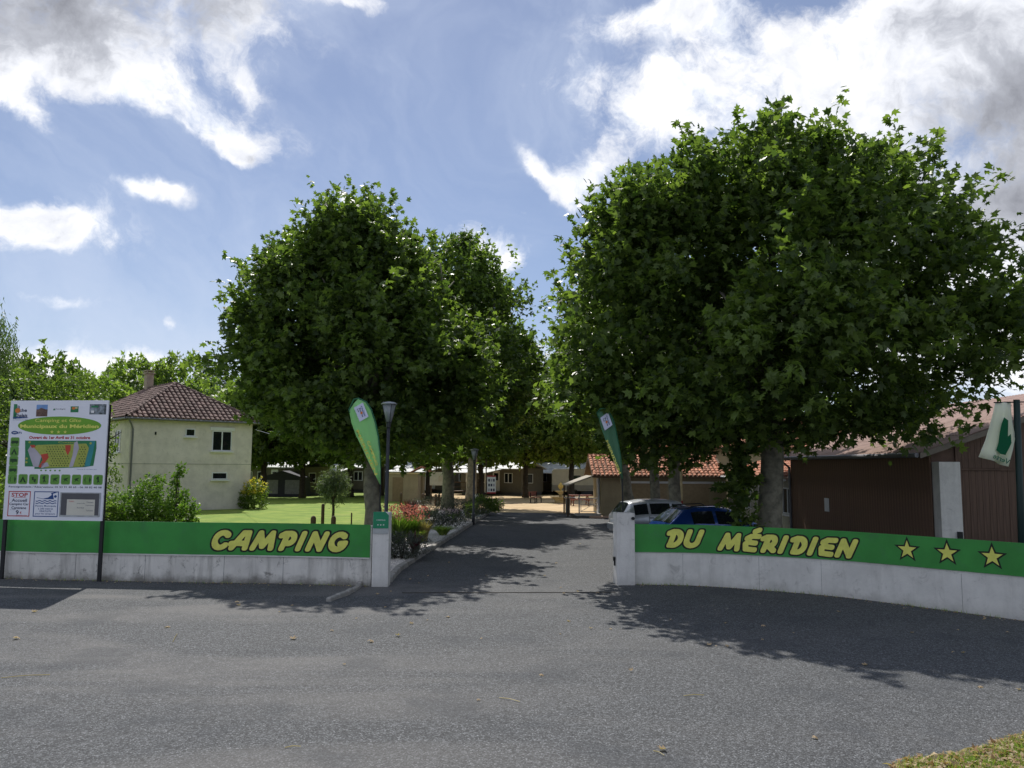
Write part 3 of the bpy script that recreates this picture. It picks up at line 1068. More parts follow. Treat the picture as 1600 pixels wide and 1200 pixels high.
lettering('CAMPING', (0, -.030, zt - .19), (1, 0, 0), (0, 0, 1), .21, .028, WHITE, plq)
for k_ in (-1, 0, 1):
    mb = MB(); mb.add([(k_ * .065 + (.022 if i % 2 == 0 else .009) * math.cos(math.pi / 2 + i * math.pi / 5), -.030, zt - .30 + (.022 if i % 2 == 0 else .009) * math.sin(math.pi / 2 + i * math.pi / 5)) for i in range(10)], [tuple(range(10))])
    link_mesh('star', mb.mesh('star'), WHITE, plq)
prr, wdr, Hr, dr = pillar(963, 991.5, 914.5, 802, 'white gate pillar right of the drive beside the DU MÉRIDIEN band', .42, 0.10)
mb = MB(); mb.tube([(-wdr / 2 - .01, -.02, .60), (-wdr / 2 - .05, -.02, .60)], .05, 10); mb.box((-wdr / 2 - .02, -.02, .50), (.03, .05, .12)); mb.build('gate_catch', DARKM, prr)
mb = MB(); mb.tube([(wdr / 2 - .05, -dr / 2 - .01, Hr - .12), (wdr / 2 - .05, -dr / 2 - .05, Hr - .12)], .04, 8); mb.build('black_knob', DARKM, prr)

# ------------------------------------------------------------------ billboard
A = LP.at(LP.s_at_px(13, .8), .20); B = LP.at(LP.s_at_px(165, .8), .20)
yaw = math.atan2(B.y - A.y, B.x - A.x)
bb = thing('billboard', 'white campsite information billboard on two black posts before the wall', 'billboard', (A.x, A.y, 0), yaw)
BW = (Vector((B.x, B.y, 0)) - Vector((A.x, A.y, 0))).length
YB = (A.y + B.y) / 2
Z0, Z1 = P(92, 813, YB).z, P(110, 626, YB).z
BH = Z1 - Z0
for x_ in (0.02, BW - .03):
    MB().box((x_, .055, (Z1 - .1) / 2 - .05), (.085, .05, Z1)).build('post', POSTB, bb)
MB().box((BW / 2, 0, (Z0 + Z1) / 2), (BW, .04, BH)).build('board_panel', BOARDW, bb, bevel=.004)
SC = 2.4


def bu(u, v, lay):
    return Vector((u * BW, -.0205 - .0022 * lay, Z1 - v * BH))


def rect(name, u0, v0, u1, v1, m, lay=1, cut=0.0):
    a, b = bu(u0, v0, lay), bu(u1, v1, lay)
    if cut:
        c = cut * BW
        pts = []
        for (cx, cz, a0) in ((b.x - c, a.z - c, 90), (a.x + c, a.z - c, 180), (a.x + c, b.z + c, 270), (b.x - c, b.z + c, 360)):
            pts += [(cx + c * math.cos(RAD(a0 - 90 + 30 * k)), a.y, cz + c * math.sin(RAD(a0 - 90 + 30 * k))) for k in range(4)]
    else:
        pts = [(a.x, a.y, b.z), (b.x, a.y, b.z), (b.x, a.y, a.z), (a.x, a.y, a.z)]
    mb = MB(); mb.add(pts, [tuple(range(len(pts)))])
    return link_mesh(name, mb.mesh(name), m, bb)


def polyb(name, uv, m, lay=1):
    mb = MB(); mb.add([bu(u, v, lay) for u, v in uv], [tuple(range(len(uv)))])
    return link_mesh(name, mb.mesh(name), m, bb)


def btxt(s, u, v, wu, hv, m, lay=1, bold=0.012, shear=0.0):
    return lettering(s, bu(u, v, lay), (1, 0, 0), (0, 0, 1), wu * BW, hv * BH, m, bb, bold, shear)


def frame(name, u0, v0, u1, v1, m, lay, t=.007):
    mb = MB()
    tv = t * BW / BH
    for (a0, b0, a1, b1) in ((u0, v0, u1, v0 + tv), (u0, v1 - tv, u1, v1), (u0, v0 + tv, u0 + t, v1 - tv), (u1 - t, v0 + tv, u1, v1 - tv)):
        mb.add([bu(a0, b1, lay), bu(a1, b1, lay), bu(a1, b0, lay), bu(a0, b0, lay)], [(0, 1, 2, 3)])
    link_mesh(name, mb.mesh(name), m, bb)


ell = lambda cu, cv, ru, rv, n=40: [(cu + ru * math.cos(2 * math.pi * k / n), cv + rv * math.sin(2 * math.pi * k / n)) for k in range(n)]
rect('logo_print', .035, .03, .07, .155, MAPG)
btxt('a', .085, .055, .028, .025, NAVY); btxt('che', .135, .082, .075, .028, NAVY, bold=.03)
polyb('logo_disc', ell(.079, .085, .027, .021, 16), ORANGE, 2)
btxt('Chalais', .113, .126, .135, .032, NAVY, bold=.03)
polyb('logo_wave', [(.035, .142), (.09, .140), (.19, .143), (.19, .147), (.10, .152), (.035, .152)], BLUE, 2)
btxt('une histoire et des talents', .115, .163, .165, .008, BLUE, bold=0)
rect('photo_print', .27, .035, .385, .075, SKYP); rect('photo_print', .27, .075, .385, .135, PHOTO2)
polyb('photo_roof', [(.27, .085), (.32, .062), (.385, .08), (.385, .10), (.27, .10)], PHOTO2, 2)
btxt('Dordogne', .515, .073, .105, .014, GREYF, bold=0); polyb('logo_peak', [(.44, .082), (.452, .064), (.464, .082)], MAPG)
rect('photo_print', .62, .05, .70, .10, MAPG); polyb('logo_disc', ell(.65, .066, .018, .012, 12), ORANGE, 2); rect('photo_print', .665, .055, .69, .07, CREAMST, 2)
rect('photo_print', .812, .032, .98, .118, PHOTO); rect('photo_print', .83, .085, .86, .105, WHITE, 2); rect('photo_print', .83, .045, .90, .06, MAPG, 2)
polyb('oval', ell(.515, .212, .425, .077), OVALG)
btxt('Camping et Gîte', .50, .172, .47, .037, YELL, 2, .01); btxt('Municipaux du Méridien', .515, .222, .80, .040, YELL, 2, .035)
for k in range(3):
    cu, cv = .445 + .067 * k, .266
    polyb('star', [(cu + (.02 if i % 2 == 0 else .008) * math.cos(math.pi / 2 + i * math.pi / 5), cv - (.016 if i % 2 == 0 else .0065) * math.sin(math.pi / 2 + i * math.pi / 5)) for i in range(10)], YELL, 2)
polyb('wifi_mark', ell(.062, .272, .035, .015, 20), BLUE); btxt('WiFi', .085, .273, .10, .018, BLUE, 2, .02); btxt('Wi', .062, .272, .04, .012, WHITE, 3, .02)
btxt('Ouvert du 1er Avril au 31 octobre', .525, .312, .62, .026, RED, 1, .035)
# site map
polyb('map_print', [(.175, .338), (.90, .338), (.905, .40), (.885, .545), (.80, .558), (.35, .575), (.29, .575), (.29, .556), (.19, .556), (.185, .45)], MAPG)
polyb('map_field', [(.30, .375), (.80, .362), (.83, .40), (.80, .553), (.40, .566), (.38, .50), (.33, .455), (.27, .40)], MAPY, 2)
polyb('map_river', [(.84, .34), (.888, .34), (.875, .43), (.85, .55), (.79, .555), (.82, .44)], MAPB, 2)
polyb('map_path', [(.68, .355), (.71, .34), (.73, .40), (.68, .555), (.64, .56), (.67, .46)], MAPV, 3)
polyb('map_path', [(.24, .375), (.30, .42), (.355, .47), (.33, .56), (.28, .56), (.21, .42)], MAPV, 2)
polyb('map_path', [(.36, .53), (.42, .52), (.44, .552), (.36, .57)], MAPV, 3)
polyb('map_building', [(.345, .455), (.415, .445), (.43, .48), (.36, .565), (.33, .56), (.37, .50)], MAPR, 3)
polyb('map_building', [(.59, .375), (.645, .375), (.645, .42), (.62, .46), (.595, .42)], MAPR, 3)
polyb('map_building', [(.23, .375), (.28, .375), (.29, .395), (.25, .40)], MAPR, 3)
mb = MB()
for j in range(9):
    for i in range(15):
        u, v = .405 + i * .027 + (j % 2) * .012, .385 + j * .0195
        if abs(u - .69) < .045 or u > .80 or (u < .45 and v > .45) or (abs(u - .62) < .04 and v < .46):
            continue
        mb.add([bu(u, v, 3), bu(u + .008, v + .009, 3), bu(u, v + .011, 3), bu(u - .006, v + .005, 3)], [(3, 2, 1, 0)])
o = link_mesh('map_pitches', mb.mesh('map_pitches'), ICOND, bb); o['kind'] = 'stuff'
btxt('Couac', .60, .352, .17, .016, MAPY, 2, .02)
for (u, v) in ((.225, .352), (.205, .52), (.205, .49), (.845, .36)):
    polyb('map_mark', ell(u, v, .013, .01, 8), MAPY, 3)
for k in range(5):
    polyb('map_mark', ell(.36 + .047 * k, .588, .010, .007, 8), ICONG, 1)
btxt('camping du méridien plan', .82, .577, .20, .007, BLUE, 1, 0)
# pictograms
pict = {
    'car': [[(.1, .55), (.15, .35), (.85, .35), (.9, .45), (.9, .62), (.1, .62)], [(.2, .62), (.35, .62), (.3, .75)], [(.65, .62), (.8, .62), (.72, .75)]],
    'tent': [[(.5, .2), (.85, .82), (.65, .82), (.5, .5), (.35, .82), (.15, .82)]],
    'caravan': [[(.12, .3), (.8, .3), (.92, .5), (.92, .62), (.12, .62)], [(.35, .62), (.5, .62), (.43, .78)]],
    'moon': [[(.35, .2), (.2, .5), (.35, .85), (.30, .5)], [(.75, .2), (.9, .5), (.75, .85), (.7, .5)]],
    'blob': [[(.3, .3), (.5, .25), (.55, .6), (.35, .6)], [(.6, .45), (.8, .5), (.7, .85), (.5, .7)]],
    'person': [[(.45, .15), (.6, .2), (.58, .5), (.7, .8), (.55, .7), (.4, .85), (.45, .5), (.3, .4)]],
    'run': [[(.2, .45), (.6, .35), (.85, .3), (.6, .5), (.8, .7), (.5, .58), (.3, .75), (.4, .52)]],
}


def icon(u, v, s_, kind):
    hv = s_ * BW / BH
    rect('pictogram', u - s_ / 2, v - hv / 2, u + s_ / 2, v + hv / 2, mat('icon_border', (0.30, 0.42, 0.22), .5, .05), 1, .016)
    rect('pictogram_field', u - s_ / 2 + .005, v - hv / 2 + .004, u + s_ / 2 - .005, v + hv / 2 - .004, ICONG, 2, .014)
    for pl_ in pict[kind]:
        polyb('pictogram_mark', [(u - s_ / 2 + x * s_, v - hv / 2 + y * hv) for x, y in pl_], ICOND, 3)


for k, kd in enumerate(('car', 'tent', 'caravan', 'car')):
    icon(.072, .352 + .078 * k, .092, kd)
for k, kd in enumerate(('moon', 'tent', 'blob', 'person', 'run', 'run', 'run', 'moon', 'person')):
    icon(.072 + .1085 * k, .662, .095, kd)
btxt('Renseignements / Réservations: 05 53 91 40 65 - 06 38 82 40 08', .51, .727, .94, .019, NAVY, 1, .012)
# the three small panels along the bottom
frame('red_frame', .045, .762, .27, .972, RED, 1, .008)
btxt('STOP', .158, .793, .165, .034, RED, 1, .025); rect('rule', .10, .814, .22, .817, RED)
btxt('Accueil', .158, .838, .155, .026, NAVY, 1, .02); btxt('Camping Car', .158, .872, .20, .026, NAVY, 1, .02)
btxt('Caravane', .158, .900, .15, .022, NAVY, 1, .02); btxt('9', .145, .938, .03, .036, NAVY, 1, .02); btxt('€', .18, .940, .02, .018, RED, 1, .01)
btxt('la nuit', .10, .916, .05, .008, NAVY, 1, 0); btxt('taxe de séjour incluse', .19, .962, .11, .007, RED, 1, 0)
frame('blue_frame', .305, .762, .555, .972, BLUE, 1, .008)
polyb('swimmer', [(.33, .812), (.40, .822), (.45, .812), (.485, .79), (.475, .776), (.53, .765), (.533, .770), (.495, .782), (.508, .826), (.44, .826), (.40, .826), (.335, .816)], BLUE, 1)
polyb('swimmer', ell(.522, .803, .014, .011, 12), BLUE, 1)
for v in (.838, .856):
    up = [(.325 + .0105 * i, v + .0035 * math.sin(i * 1.25)) for i in range(21)]
    polyb('wave', up + [(u, q + .007) for u, q in reversed(up)], BLUE, 1)
btxt('Piscine Municipale', .43, .884, .21, .017, BLUE, 1, .01); btxt('à 200 mètres', .43, .905, .15, .014, BLUE, 1, .01)
btxt('GRATUITE', .43, .926, .12, .014, BLUE, 1, .01); btxt('pour les campeurs', .43, .948, .20, .017, BLUE, 1, .01)
MB().box((bu(.775, .865, 0).x, -.026, bu(0, .867, 0).z), (.405 * BW, .014, .20 * BH)).build('notice_case', STEEL, bb)
q = lambda u, v, l: Vector((u * BW, -.0335 - .001 * l, Z1 - v * BH))
mb = MB(); mb.add([q(.585, .955, 0), q(.965, .955, 0), q(.965, .775, 0), q(.585, .775, 0)], [(0, 1, 2, 3)]); link_mesh('notice_field', mb.mesh('notice_field'), GREYF, bb)
mb = MB(); mb.add([q(.645, .955, 1.5), q(.925, .955, 1.5), q(.925, .825, 1.5), q(.645, .825, 1.5)], [(0, 1, 2, 3)]); link_mesh('notice_sheet', mb.mesh('notice_sheet'), mat('paper', (.62, .60, .52), .7, .04), bb)
for (tx, u, v, wu, m_) in (('TARIFS', .69, .842, .055, RED), ('Journée', .785, .858, .08, NAVY), ('Ticket', .875, .848, .07, NAVY), ('Emplacement', .875, .873, .08, NAVY), ('Forfait', .785, .893, .07, NAVY), ('Tarif réduit', .875, .915, .07, NAVY)):
    lettering(tx, q(u, v, 3), (1, 0, 0), (0, 0, 1), wu * BW, .011 * BH, m_, bb, .0)


# ------------------------------------------------------------------ feather flags, lamps, hanging flag
def feather(pts_l, pts_r, tip, Y, px_base, pole_top_idx, matf, label, hem_w, base_y, patch, words):
    base = P(px_base, base_y, Y); base.z = 0
    t = thing('feather_flag', label, 'flag', base)
    out = [P(x, y, Y) for x, y in pts_l] + [P(*tip, Y)] + [P(x, y, Y) for x, y in reversed(pts_r)]
    n = min(len(pts_l), len(pts_r))
    # cloth as a grid between the left and right edge, gently rippled
    rows = []
    for i in range(n):
        l, r = P(*pts_l[i], Y), P(*pts_r[i], Y)
        rows.append([l.lerp(r, k / 6) + Vector((0, .05 * math.sin(k * 1.3 + i * .8) * (1 - abs(k - 3) / 3), 0)) for k in range(7)])
    mb = MB(base)
    vs = [p for r_ in rows for p in r_]
    fs = [(i * 7 + k, i * 7 + k + 1, (i + 1) * 7 + k + 1, (i + 1) * 7 + k) for i in range(n - 1) for k in range(6)]
    mb.add(vs, fs)
    me = mb.mesh('flag_cloth', True)
    o_ = link_mesh('flag_cloth', me, matf, t)
    sol = o_.modifiers.new('thick', 'SOLIDIFY'); sol.thickness = .004
    # bowed pole inside a dark hem: up the right edge and over the top
    mb = MB(base)
    pole = [P(x, y, Y + .01) for x, y in pts_r[::-1]] + [P(*tip, Y + .01)] + [P(x, y, Y + .01) for x, y in pts_l[:2]]
    mb.tube(pole, [hem_w * (.55 + .45 * min(1, i / 3)) for i in range(len(pole))], 6)
    mb.build('hem', FLAGH, t, True)
    mb = MB(base)
    mb.tube([Vector((base.x, base.y, 0)), P(pts_r[-1][0], pts_r[-1][1], Y + .02), P(pts_r[-3][0], pts_r[-3][1], Y + .02)], [.022, .018, .014], 8)
    mb.build('pole', DARKM, t)
    MB().box((0, 0, .03), (.4, .4, .05)).build('foot_plate', DARKM, t)
    # logo patch
    quad = [P(x, y, Y - .055) - base for x, y in patch]
    mb = MB(); mb.add(quad, [(0, 1, 2, 3)]); link_mesh('logo_patch', mb.mesh('logo_patch'), mat('patch_white', (.62, .64, .80), .7, .03), t)
    c = (quad[0] + quad[1] + quad[2] + quad[3]) / 4 + Vector((0, -.004, 0))
    xd = (quad[3] - quad[0]).normalized(); zd = (quad[0] - quad[1]).normalized()
    hh = (quad[0] - quad[1]).length; ww = (quad[3] - quad[0]).length
    # the town logo reads along the pole: three short lines of letters and an orange disc
    for (tx, a_, b_, wl_, hl_, m_) in (('La', .20, -.20, .22, .15, NAVY), ('Roche', .0, .02, .62, .17, NAVY), ('Chalais', -.22, 0, .70, .15, BLUE)):
        lettering(tx, c - zd * (b_ * hh) - xd * (a_ * ww), -zd, xd, wl_ * hh, hl_ * ww, m_, t, .02)
    mb = MB(); cc_ = c - zd * (.05 * hh) + Vector((0, -.003, 0))
    mb.add([cc_ + (xd * math.cos(k * math.pi / 5) + zd * math.sin(k * math.pi / 5)) * .13 * ww for k in range(10)], [tuple(range(10))]); link_mesh('logo_disc', mb.mesh('logo_disc'), ORANGE, t)
    for (tx, p0, p1, hgt) in words:
        a_, b_ = P(*p0, Y - .06) - base, P(*p1, Y - .06) - base
        xd = (b_ - a_).normalized(); zd = Vector((-xd.z, 0, xd.x))
        lettering(tx, (a_ + b_) / 2, xd, zd, (b_ - a_).length, hgt, YELL, t, .03)
    return t


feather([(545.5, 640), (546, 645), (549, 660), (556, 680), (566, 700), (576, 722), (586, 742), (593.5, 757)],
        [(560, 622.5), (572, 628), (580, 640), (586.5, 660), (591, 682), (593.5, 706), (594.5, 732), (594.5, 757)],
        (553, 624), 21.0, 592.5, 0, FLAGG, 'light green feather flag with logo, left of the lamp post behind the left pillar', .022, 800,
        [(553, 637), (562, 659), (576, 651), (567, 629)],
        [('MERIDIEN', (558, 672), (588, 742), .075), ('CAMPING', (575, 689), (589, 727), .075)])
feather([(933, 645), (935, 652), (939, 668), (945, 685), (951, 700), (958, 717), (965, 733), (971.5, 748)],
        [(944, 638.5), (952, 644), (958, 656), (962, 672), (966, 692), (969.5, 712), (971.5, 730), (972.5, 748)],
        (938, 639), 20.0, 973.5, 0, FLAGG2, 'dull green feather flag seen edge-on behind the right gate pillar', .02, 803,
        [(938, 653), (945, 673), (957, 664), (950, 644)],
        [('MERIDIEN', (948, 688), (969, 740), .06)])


def lamp(px_b, py_b, Y, top_py, label, grp='lamp posts along the drive'):
    b = P(px_b, py_b, Y); b.z = 0
    H = P(px_b + 5, top_py, Y).z
    t = thing('lamp_post', label, 'lamp post', b, 0, grp)
    lean = Matrix.Rotation(RAD(.5), 3, 'Y')
    k = .72
    MB().tube([(0, 0, 0), (0, 0, .5), (0, 0, .52), (.02, 0, H - k)], [.075, .075, .055, .045], 10).build('pole', LAMPP, t, True)
    MB().lathe((.02, 0, H - k), [(.06, 0), (.065, .10), (.085, .14)], 12).build('collar', LAMPP, t)
    MB().lathe((.02, 0, H - k + .142), [(.078, 0), (.19, .47)], 16).build('lantern', LAMPG, t, True)
    MB().lathe((.02, 0, H - k + .615), [(.215, 0), (.225, .02), (.16, .06), (.05, .08)], 16).build('lamp_cap', STEEL, t)
    mb = MB()
    for q_ in range(4):
        a = q_ * math.pi / 2 + .5
        mb.tube([(.02 + .082 * math.cos(a), .082 * math.sin(a), H - k + .14), (.02 + .196 * math.cos(a), .196 * math.sin(a), H - k + .612)], .008, 4)
    mb.build('lantern_ribs', DARKM, t)
    return t


lamp(603, 798, 21.6, 626, 'dark lamp post with cone lantern just behind the left gate pillar')
lamp(739.5, 820, 38.6, 700, 'slim lamp post standing on the kerb of the white gravel bed')

# hanging flag on a tall dark mast at the right edge
Yf = 17.3
mb_base = P(1592, 800, Yf); mb_base.z = 0
fl = thing('hanging_flag', 'white flag with green emblem and mirrored lettering on the dark mast at the right edge', 'flag', mb_base)
top = P(1588.5, 626, Yf)
MB(mb_base).tube([mb_base, (top.x, top.y, top.z + .02)], [.075, .065], 10).build('mast', mat('mast_green', (.012, .03, .028), .5, .1), fl, True)
MB(mb_base).tube([P(1553, 629, Yf), P(1600, 628, Yf)], .014, 6).build('arm', DARKM, fl)
L_ = [(1555, 629), (1552, 645), (1547, 665), (1541, 688), (1536, 702), (1532, 714)]
R_ = [(1580, 629), (1581, 645), (1583, 662), (1587, 682), (1582, 704), (1574.5, 729)]
mb = MB(mb_base)
vs = []
rip = lambda i, k: .07 * math.sin(k * .95 + .25 * i) * (.3 + i / 6)
for i in range(6):
    l, r = P(*L_[i], Yf), P(*R_[i], Yf)
    vs += [l.lerp(r, k / 9) + Vector((0, rip(i, k), -.012 * k * (i / 5) * 0)) for k in range(10)]
mb.add(vs, [(i * 10 + k, i * 10 + k + 1, i * 10 + k + 11, i * 10 + k + 10) for i in range(5) for k in range(9)])
o = link_mesh('flag_cloth', mb.mesh('flag_cloth', True), FLAGW, fl)
o.modifiers.new('t', 'SOLIDIFY').thickness = .003
em = [(1569, 652), (1575.5, 657), (1575, 682), (1579.5, 678), (1580.5, 692), (1577, 700), (1571, 711), (1563, 709), (1556.5, 703), (1560, 692), (1562, 676), (1565, 662)]
mb = MB(mb_base); mb.add([P(x, y, Yf - .12) for x, y in em], [tuple(range(len(em)))])
o = link_mesh('flag_emblem', mb.mesh('flag_emblem'), leaf_mat('emblem_green', (0.01, .10, .05), (.01, .10, .05), .2, .8, .1), fl)
a, b = P(1552, 713, Yf - .125) - mb_base, P(1577, 724, Yf - .125) - mb_base
xd = (b - a).normalized(); zd = Vector((-xd.z, 0, xd.x))
lettering('Verte', (a + b) / 2 + zd * .02, -xd, zd, (b - a).length, .11, mat('emblem_print', (0.02, .13, .07), .8, .1), fl, .02)

# ------------------------------------------------------------------ buildings
def tiles(mb, org, u, v, w, h, keep, tw=.30, tl=.38, r=.085, jit=.012, rng=np.random.default_rng(3)):
    """rows of barrel tiles over a slope: org = eave corner, u along the eave, v up the slope (unit vectors)"""
    u, v = Vector(u), Vector(v)
    n = u.cross(v)
    nu, nv = int(w / tw), int(h / tl) + 1
    for i in range(nu):
        for j in range(nv):
            a, b = (i + .5) * tw, (j + .3) * tl
            if not keep(a, b):
                continue
            c = Vector(org) + u * a + v * (j * tl - .06) + n * (.012 + rng.normal() * jit * .5) + u * rng.normal() * jit
            vs = []
            for (s_, lift, k) in ((0, .035, 1.0), (tl + .05, 0.0, .86)):
                for q in range(5):
                    an = math.pi * q / 4
                    vs.append(c + v * s_ + u * (math.cos(an) * tw * .40 * k) + n * (math.sin(an) * r * k + lift))
            mb.add(vs, [(q, q + 1, q + 6, q + 5) for q in range(4)] + [(4, 3, 2, 1, 0)])


def window(name, root, c, w, h, xd, nd, frames=2, sill=True, deep=.10, fm=FRAMEW, bar=.055):
    """c: centre on the wall face (parent coordinates); nd: outward normal"""
    c, xd, nd = Vector(c), Vector(xd), Vector(nd)
    ang = math.atan2(xd.y, xd.x)
    fr = None
    mb = MB()
    for s_ in (-1, 1):
        mb.box(c + xd * s_ * (w / 2 - bar / 2) + nd * .012, (bar, .07, h), ang)
        mb.box(c + Vector((0, 0, s_ * (h / 2 - bar / 2))) + nd * .012, (w - 2 * bar, .068, bar), ang)
    for k in range(1, frames):
        mb.box(c + xd * (-w / 2 + w * k / frames) + nd * .012, (bar * 1.3, .066, h - 2 * bar), ang)
    fr = mb.build(name, fm, root)
    MB().box(c + nd * .0, (w - 2 * bar, .03, h - 2 * bar), ang).build('pane', GLASS, fr)
    if sill:
        MB().box(c + Vector((0, 0, -h / 2 - .05)) + nd * .06, (w + .22, .2, .07), ang).build('sill', WHITE, fr)
    return fr


# ---- the two-storey house on the left, seen corner-on
C0 = Vector((-21.9, 46.0, 0)); HA = RAD(42); HL, HW, HE = 7.3, 12.5, 5.45
hs = thing('house', 'cream two-storey house with brown hipped tile roof beyond the lawn', 'house', C0, HA)
RZ = 2.45; OV = .32
MB().box((HL / 2, HW / 2, HE / 2 - .15), (HL, HW, HE + .3)).build('wall', HOUSE, hs)
MB().box((HL / 2, HW / 2, 2.78), (HL + .03, HW + .03, .035)).build('floor_band', GREYW, hs)
mb = MB()      # roof deck, a hip
e0, e1, e2, e3 = (-OV, -OV, HE), (HL + OV, -OV, HE), (HL + OV, HW + OV, HE), (-OV, HW + OV, HE)
r0, r1 = (HL / 2, HL / 2, HE + RZ), (HL / 2, HW - HL / 2, HE + RZ)
lowr = [(x, y, z - .12) for x, y, z in (e0, e1, e2, e3)]
mb.add([e0, e1, e2, e3, r0, r1] + lowr, [(0, 1, 4), (1, 2, 5, 4), (2, 3, 5), (3, 0, 4, 5), (9, 8, 7, 6), (0, 6, 7, 1), (1, 7, 8, 2), (2, 8, 9, 3), (3, 9, 6, 0)])
roof = mb.build('roof', mat('roof_deck', (.10, .055, .045), .9, .1), hs)
run = HL / 2 + OV
sl = math.hypot(run, RZ); cs, sn = run / sl, RZ / sl
mb = MB()
wF = HL + 2 * OV
tiles(mb, e0, (1, 0, 0), (0, cs, sn), wF, sl, lambda a, b: min(a, wF - a) > b * cs - .05 and b < sl)
wS = HW + 2 * OV
tiles(mb, e3, (0, -1, 0), (cs, 0, sn), wS, sl, lambda a, b: min(a, wS - a) > b * cs - .05 and b < sl)
tiles(mb, e1, (0, 1, 0), (-cs, 0, sn), wS, sl, lambda a, b: min(a, wS - a) > b * cs - .05 and b < sl)
o = mb.build('roof_tiles', TILE_H, roof); o['kind'] = 'stuff'
mb = MB()
for (a_, b_) in ((e0, r0), (e1, r0), (r0, r1), (e3, r1), (e2, r1)):
    a_, b_ = Vector(a_), Vector(b_)
    n_ = int((b_ - a_).length / .36)
    for k in range(n_):
        p_, q_ = a_.lerp(b_, k / n_), a_.lerp(b_, (k + 1.12) / n_)
        mb.tube([p_ + Vector((0, 0, .06)), q_ + Vector((0, 0, .04))], [.115, .095], 8, False)
o = mb.build('ridge_tiles', TILE_H, roof); o['kind'] = 'stuff'
mb = MB(); mb.tube([(-OV - .05, -OV - .06, HE - .07), (HL + OV + .05, -OV - .06, HE - .07)], .065, 8); mb.tube([(-OV - .06, -OV, HE - .075), (-OV - .06, HW + OV, HE - .075)], .065, 8); mb.build('gutter', ZINC, hs)
mb = MB(); mb.tube([(-.25, -.38, HE - .1), (.02, -.14, HE - .45), (.12, -.07, HE - .7), (.12, -.07, .1)], .05, 8); mb.build('downpipe', ZINC, hs)
ch = MB(); ch.box((HL / 2, HL / 2 + 5.2, HE + RZ + .45), (.45, .6, 1.2)); ch.box((HL / 2, HL / 2 + 5.2, HE + RZ + 1.09), (.6, .75, .08)); ch.box((HL / 2, HL / 2 + 5.2, HE + RZ + 1.27), (.55, .7, .06))
for sx_ in (-1, 1):
    for sy_ in (-1, 1):
        ch.box((HL / 2 + sx_ * .2, HL / 2 + 5.2 + sy_ * .28, HE + RZ + 1.185), (.07, .07, .1))
ch.build('chimney', mat('chimney_render', (.34, .27, .21), .9, .15), roof)
hx, hn = (1, 0, 0), (0, -1, 0)


def on_house(px_, py_):           # where a line of sight meets the house's front face, in house coordinates
    d = ray(px_, py_)
    X = Vector((math.cos(HA), math.sin(HA), 0)); n_ = Vector((math.sin(HA), -math.cos(HA), 0))
    t = (C0 - Vector((0, 0, EYE))).dot(n_) / d.dot(n_)
    p = Vector((0, 0, EYE)) + d * t
    return (p - C0).dot(X), p.z


def hwin(x0, x1, y0, y1, frames):
    a, za = on_house(x0, y0); b, zb = on_house(x1, y1)
    window('window', hs, ((a + b) / 2, 0, (za + zb) / 2), b - a, za - zb, hx, hn, frames)
    return a, b, za, zb


a, b, za, zb = hwin(332, 361, 673, 705, 2)
MB().box(((a + b) / 2, -.03, za + .12), (b - a + .3, .10, .2)).build('shutter_box', WHITE, hs)
hwin(290, 304.5, 669.5, 682, 1); hwin(331, 354.5, 738, 749, 1)
mb = MB(); mb.box((*[on_house(243, 677)[0], -.03], on_house(243, 677)[1]), (.10, .04, .18)); mb.build('wall_ornament', DARKM, hs, bevel=.02)
window('window', hs, (0, 2.2, 4.1), 1.1, 1.3, (0, -1, 0), (-1, 0, 0), 2)


# ---- brown barn on the right: long side facing the drive, gable end facing the road
BX0, BY0, BY1, BXR, BX1 = 12.0, 23.0, 34.5, 17.6, 23.5
EZ, RZb = 3.42, 5.35
bn = thing('barn', 'dark brown boarded barn with pinkish roof, right of the big tree', 'barn', (BX0, BY0, 0))
LY = BY1 - BY0; wR = BXR - BX0; wT = BX1 - BX0
core = MB()
core.prism([(.03, .03, -.1), (wT, .03, -.1), (wT, .03, EZ), (wR, .03, RZb - .1), (.03, .03, EZ - .02)], (0, LY - .06, 0))
core.build('wall', BROWND, bn)
bmm = bmesh.new(); bmesh.ops.create_cube(bmm, size=1.0)
bmesh.ops.bevel(bmm, geom=[e for e in bmm.edges if abs(e.verts[0].co.z - e.verts[1].co.z) > .5], offset=.06, segments=1, affect='EDGES')
bme = bpy.data.meshes.new('board'); bmm.to_mesh(bme); bmm.free(); bme.materials.append(BROWN)
bme2 = bme.copy(); bme2.materials.clear(); bme2.materials.append(BROWND)
rngb = np.random.default_rng(8)
nb = 62; bw = LY / nb
for k in range(nb):
    o = link_mesh('board', bme, None, bn); o.scale = (.028, bw - .008, EZ - .25); o.location = (-.012 + rngb.normal() * .002, (k + .5) * bw, (EZ - .25) / 2 + .1)
nb2 = 60; bw2 = .185
for k in range(nb2):
    x_ = .70 + (k + .5) * bw2
    if x_ > wT: break
    o = link_mesh('board', bme2, None, bn); o.scale = (bw2 - .008, .028, 2.72); o.location = (x_, .012 + rngb.normal() * .002, 1.4)
    zt_ = (EZ + (RZb - EZ) * x_ / wR if x_ < wR else RZb - (RZb - EZ) * (x_ - wR) / (wT - wR)) - .16
    o = link_mesh('board', bme2, None, bn); o.scale = (bw2 - .008, .028, zt_ - 2.83); o.location = (x_, -.006 + rngb.normal() * .002, (zt_ + 2.83) / 2)
MB().box((wT / 2 + .35, -.01, 2.795), (wT - .7, .06, .05)).build('rail', BROWND, bn)
MB().box((.34, -.16, 1.45), (.60, .40, 3.1)).build('pier', WALL_R, bn, bevel=.01)
MB().box((.52, -.40, .75), (.13, .06, .62)).build('meter_box', DARKM, bn)
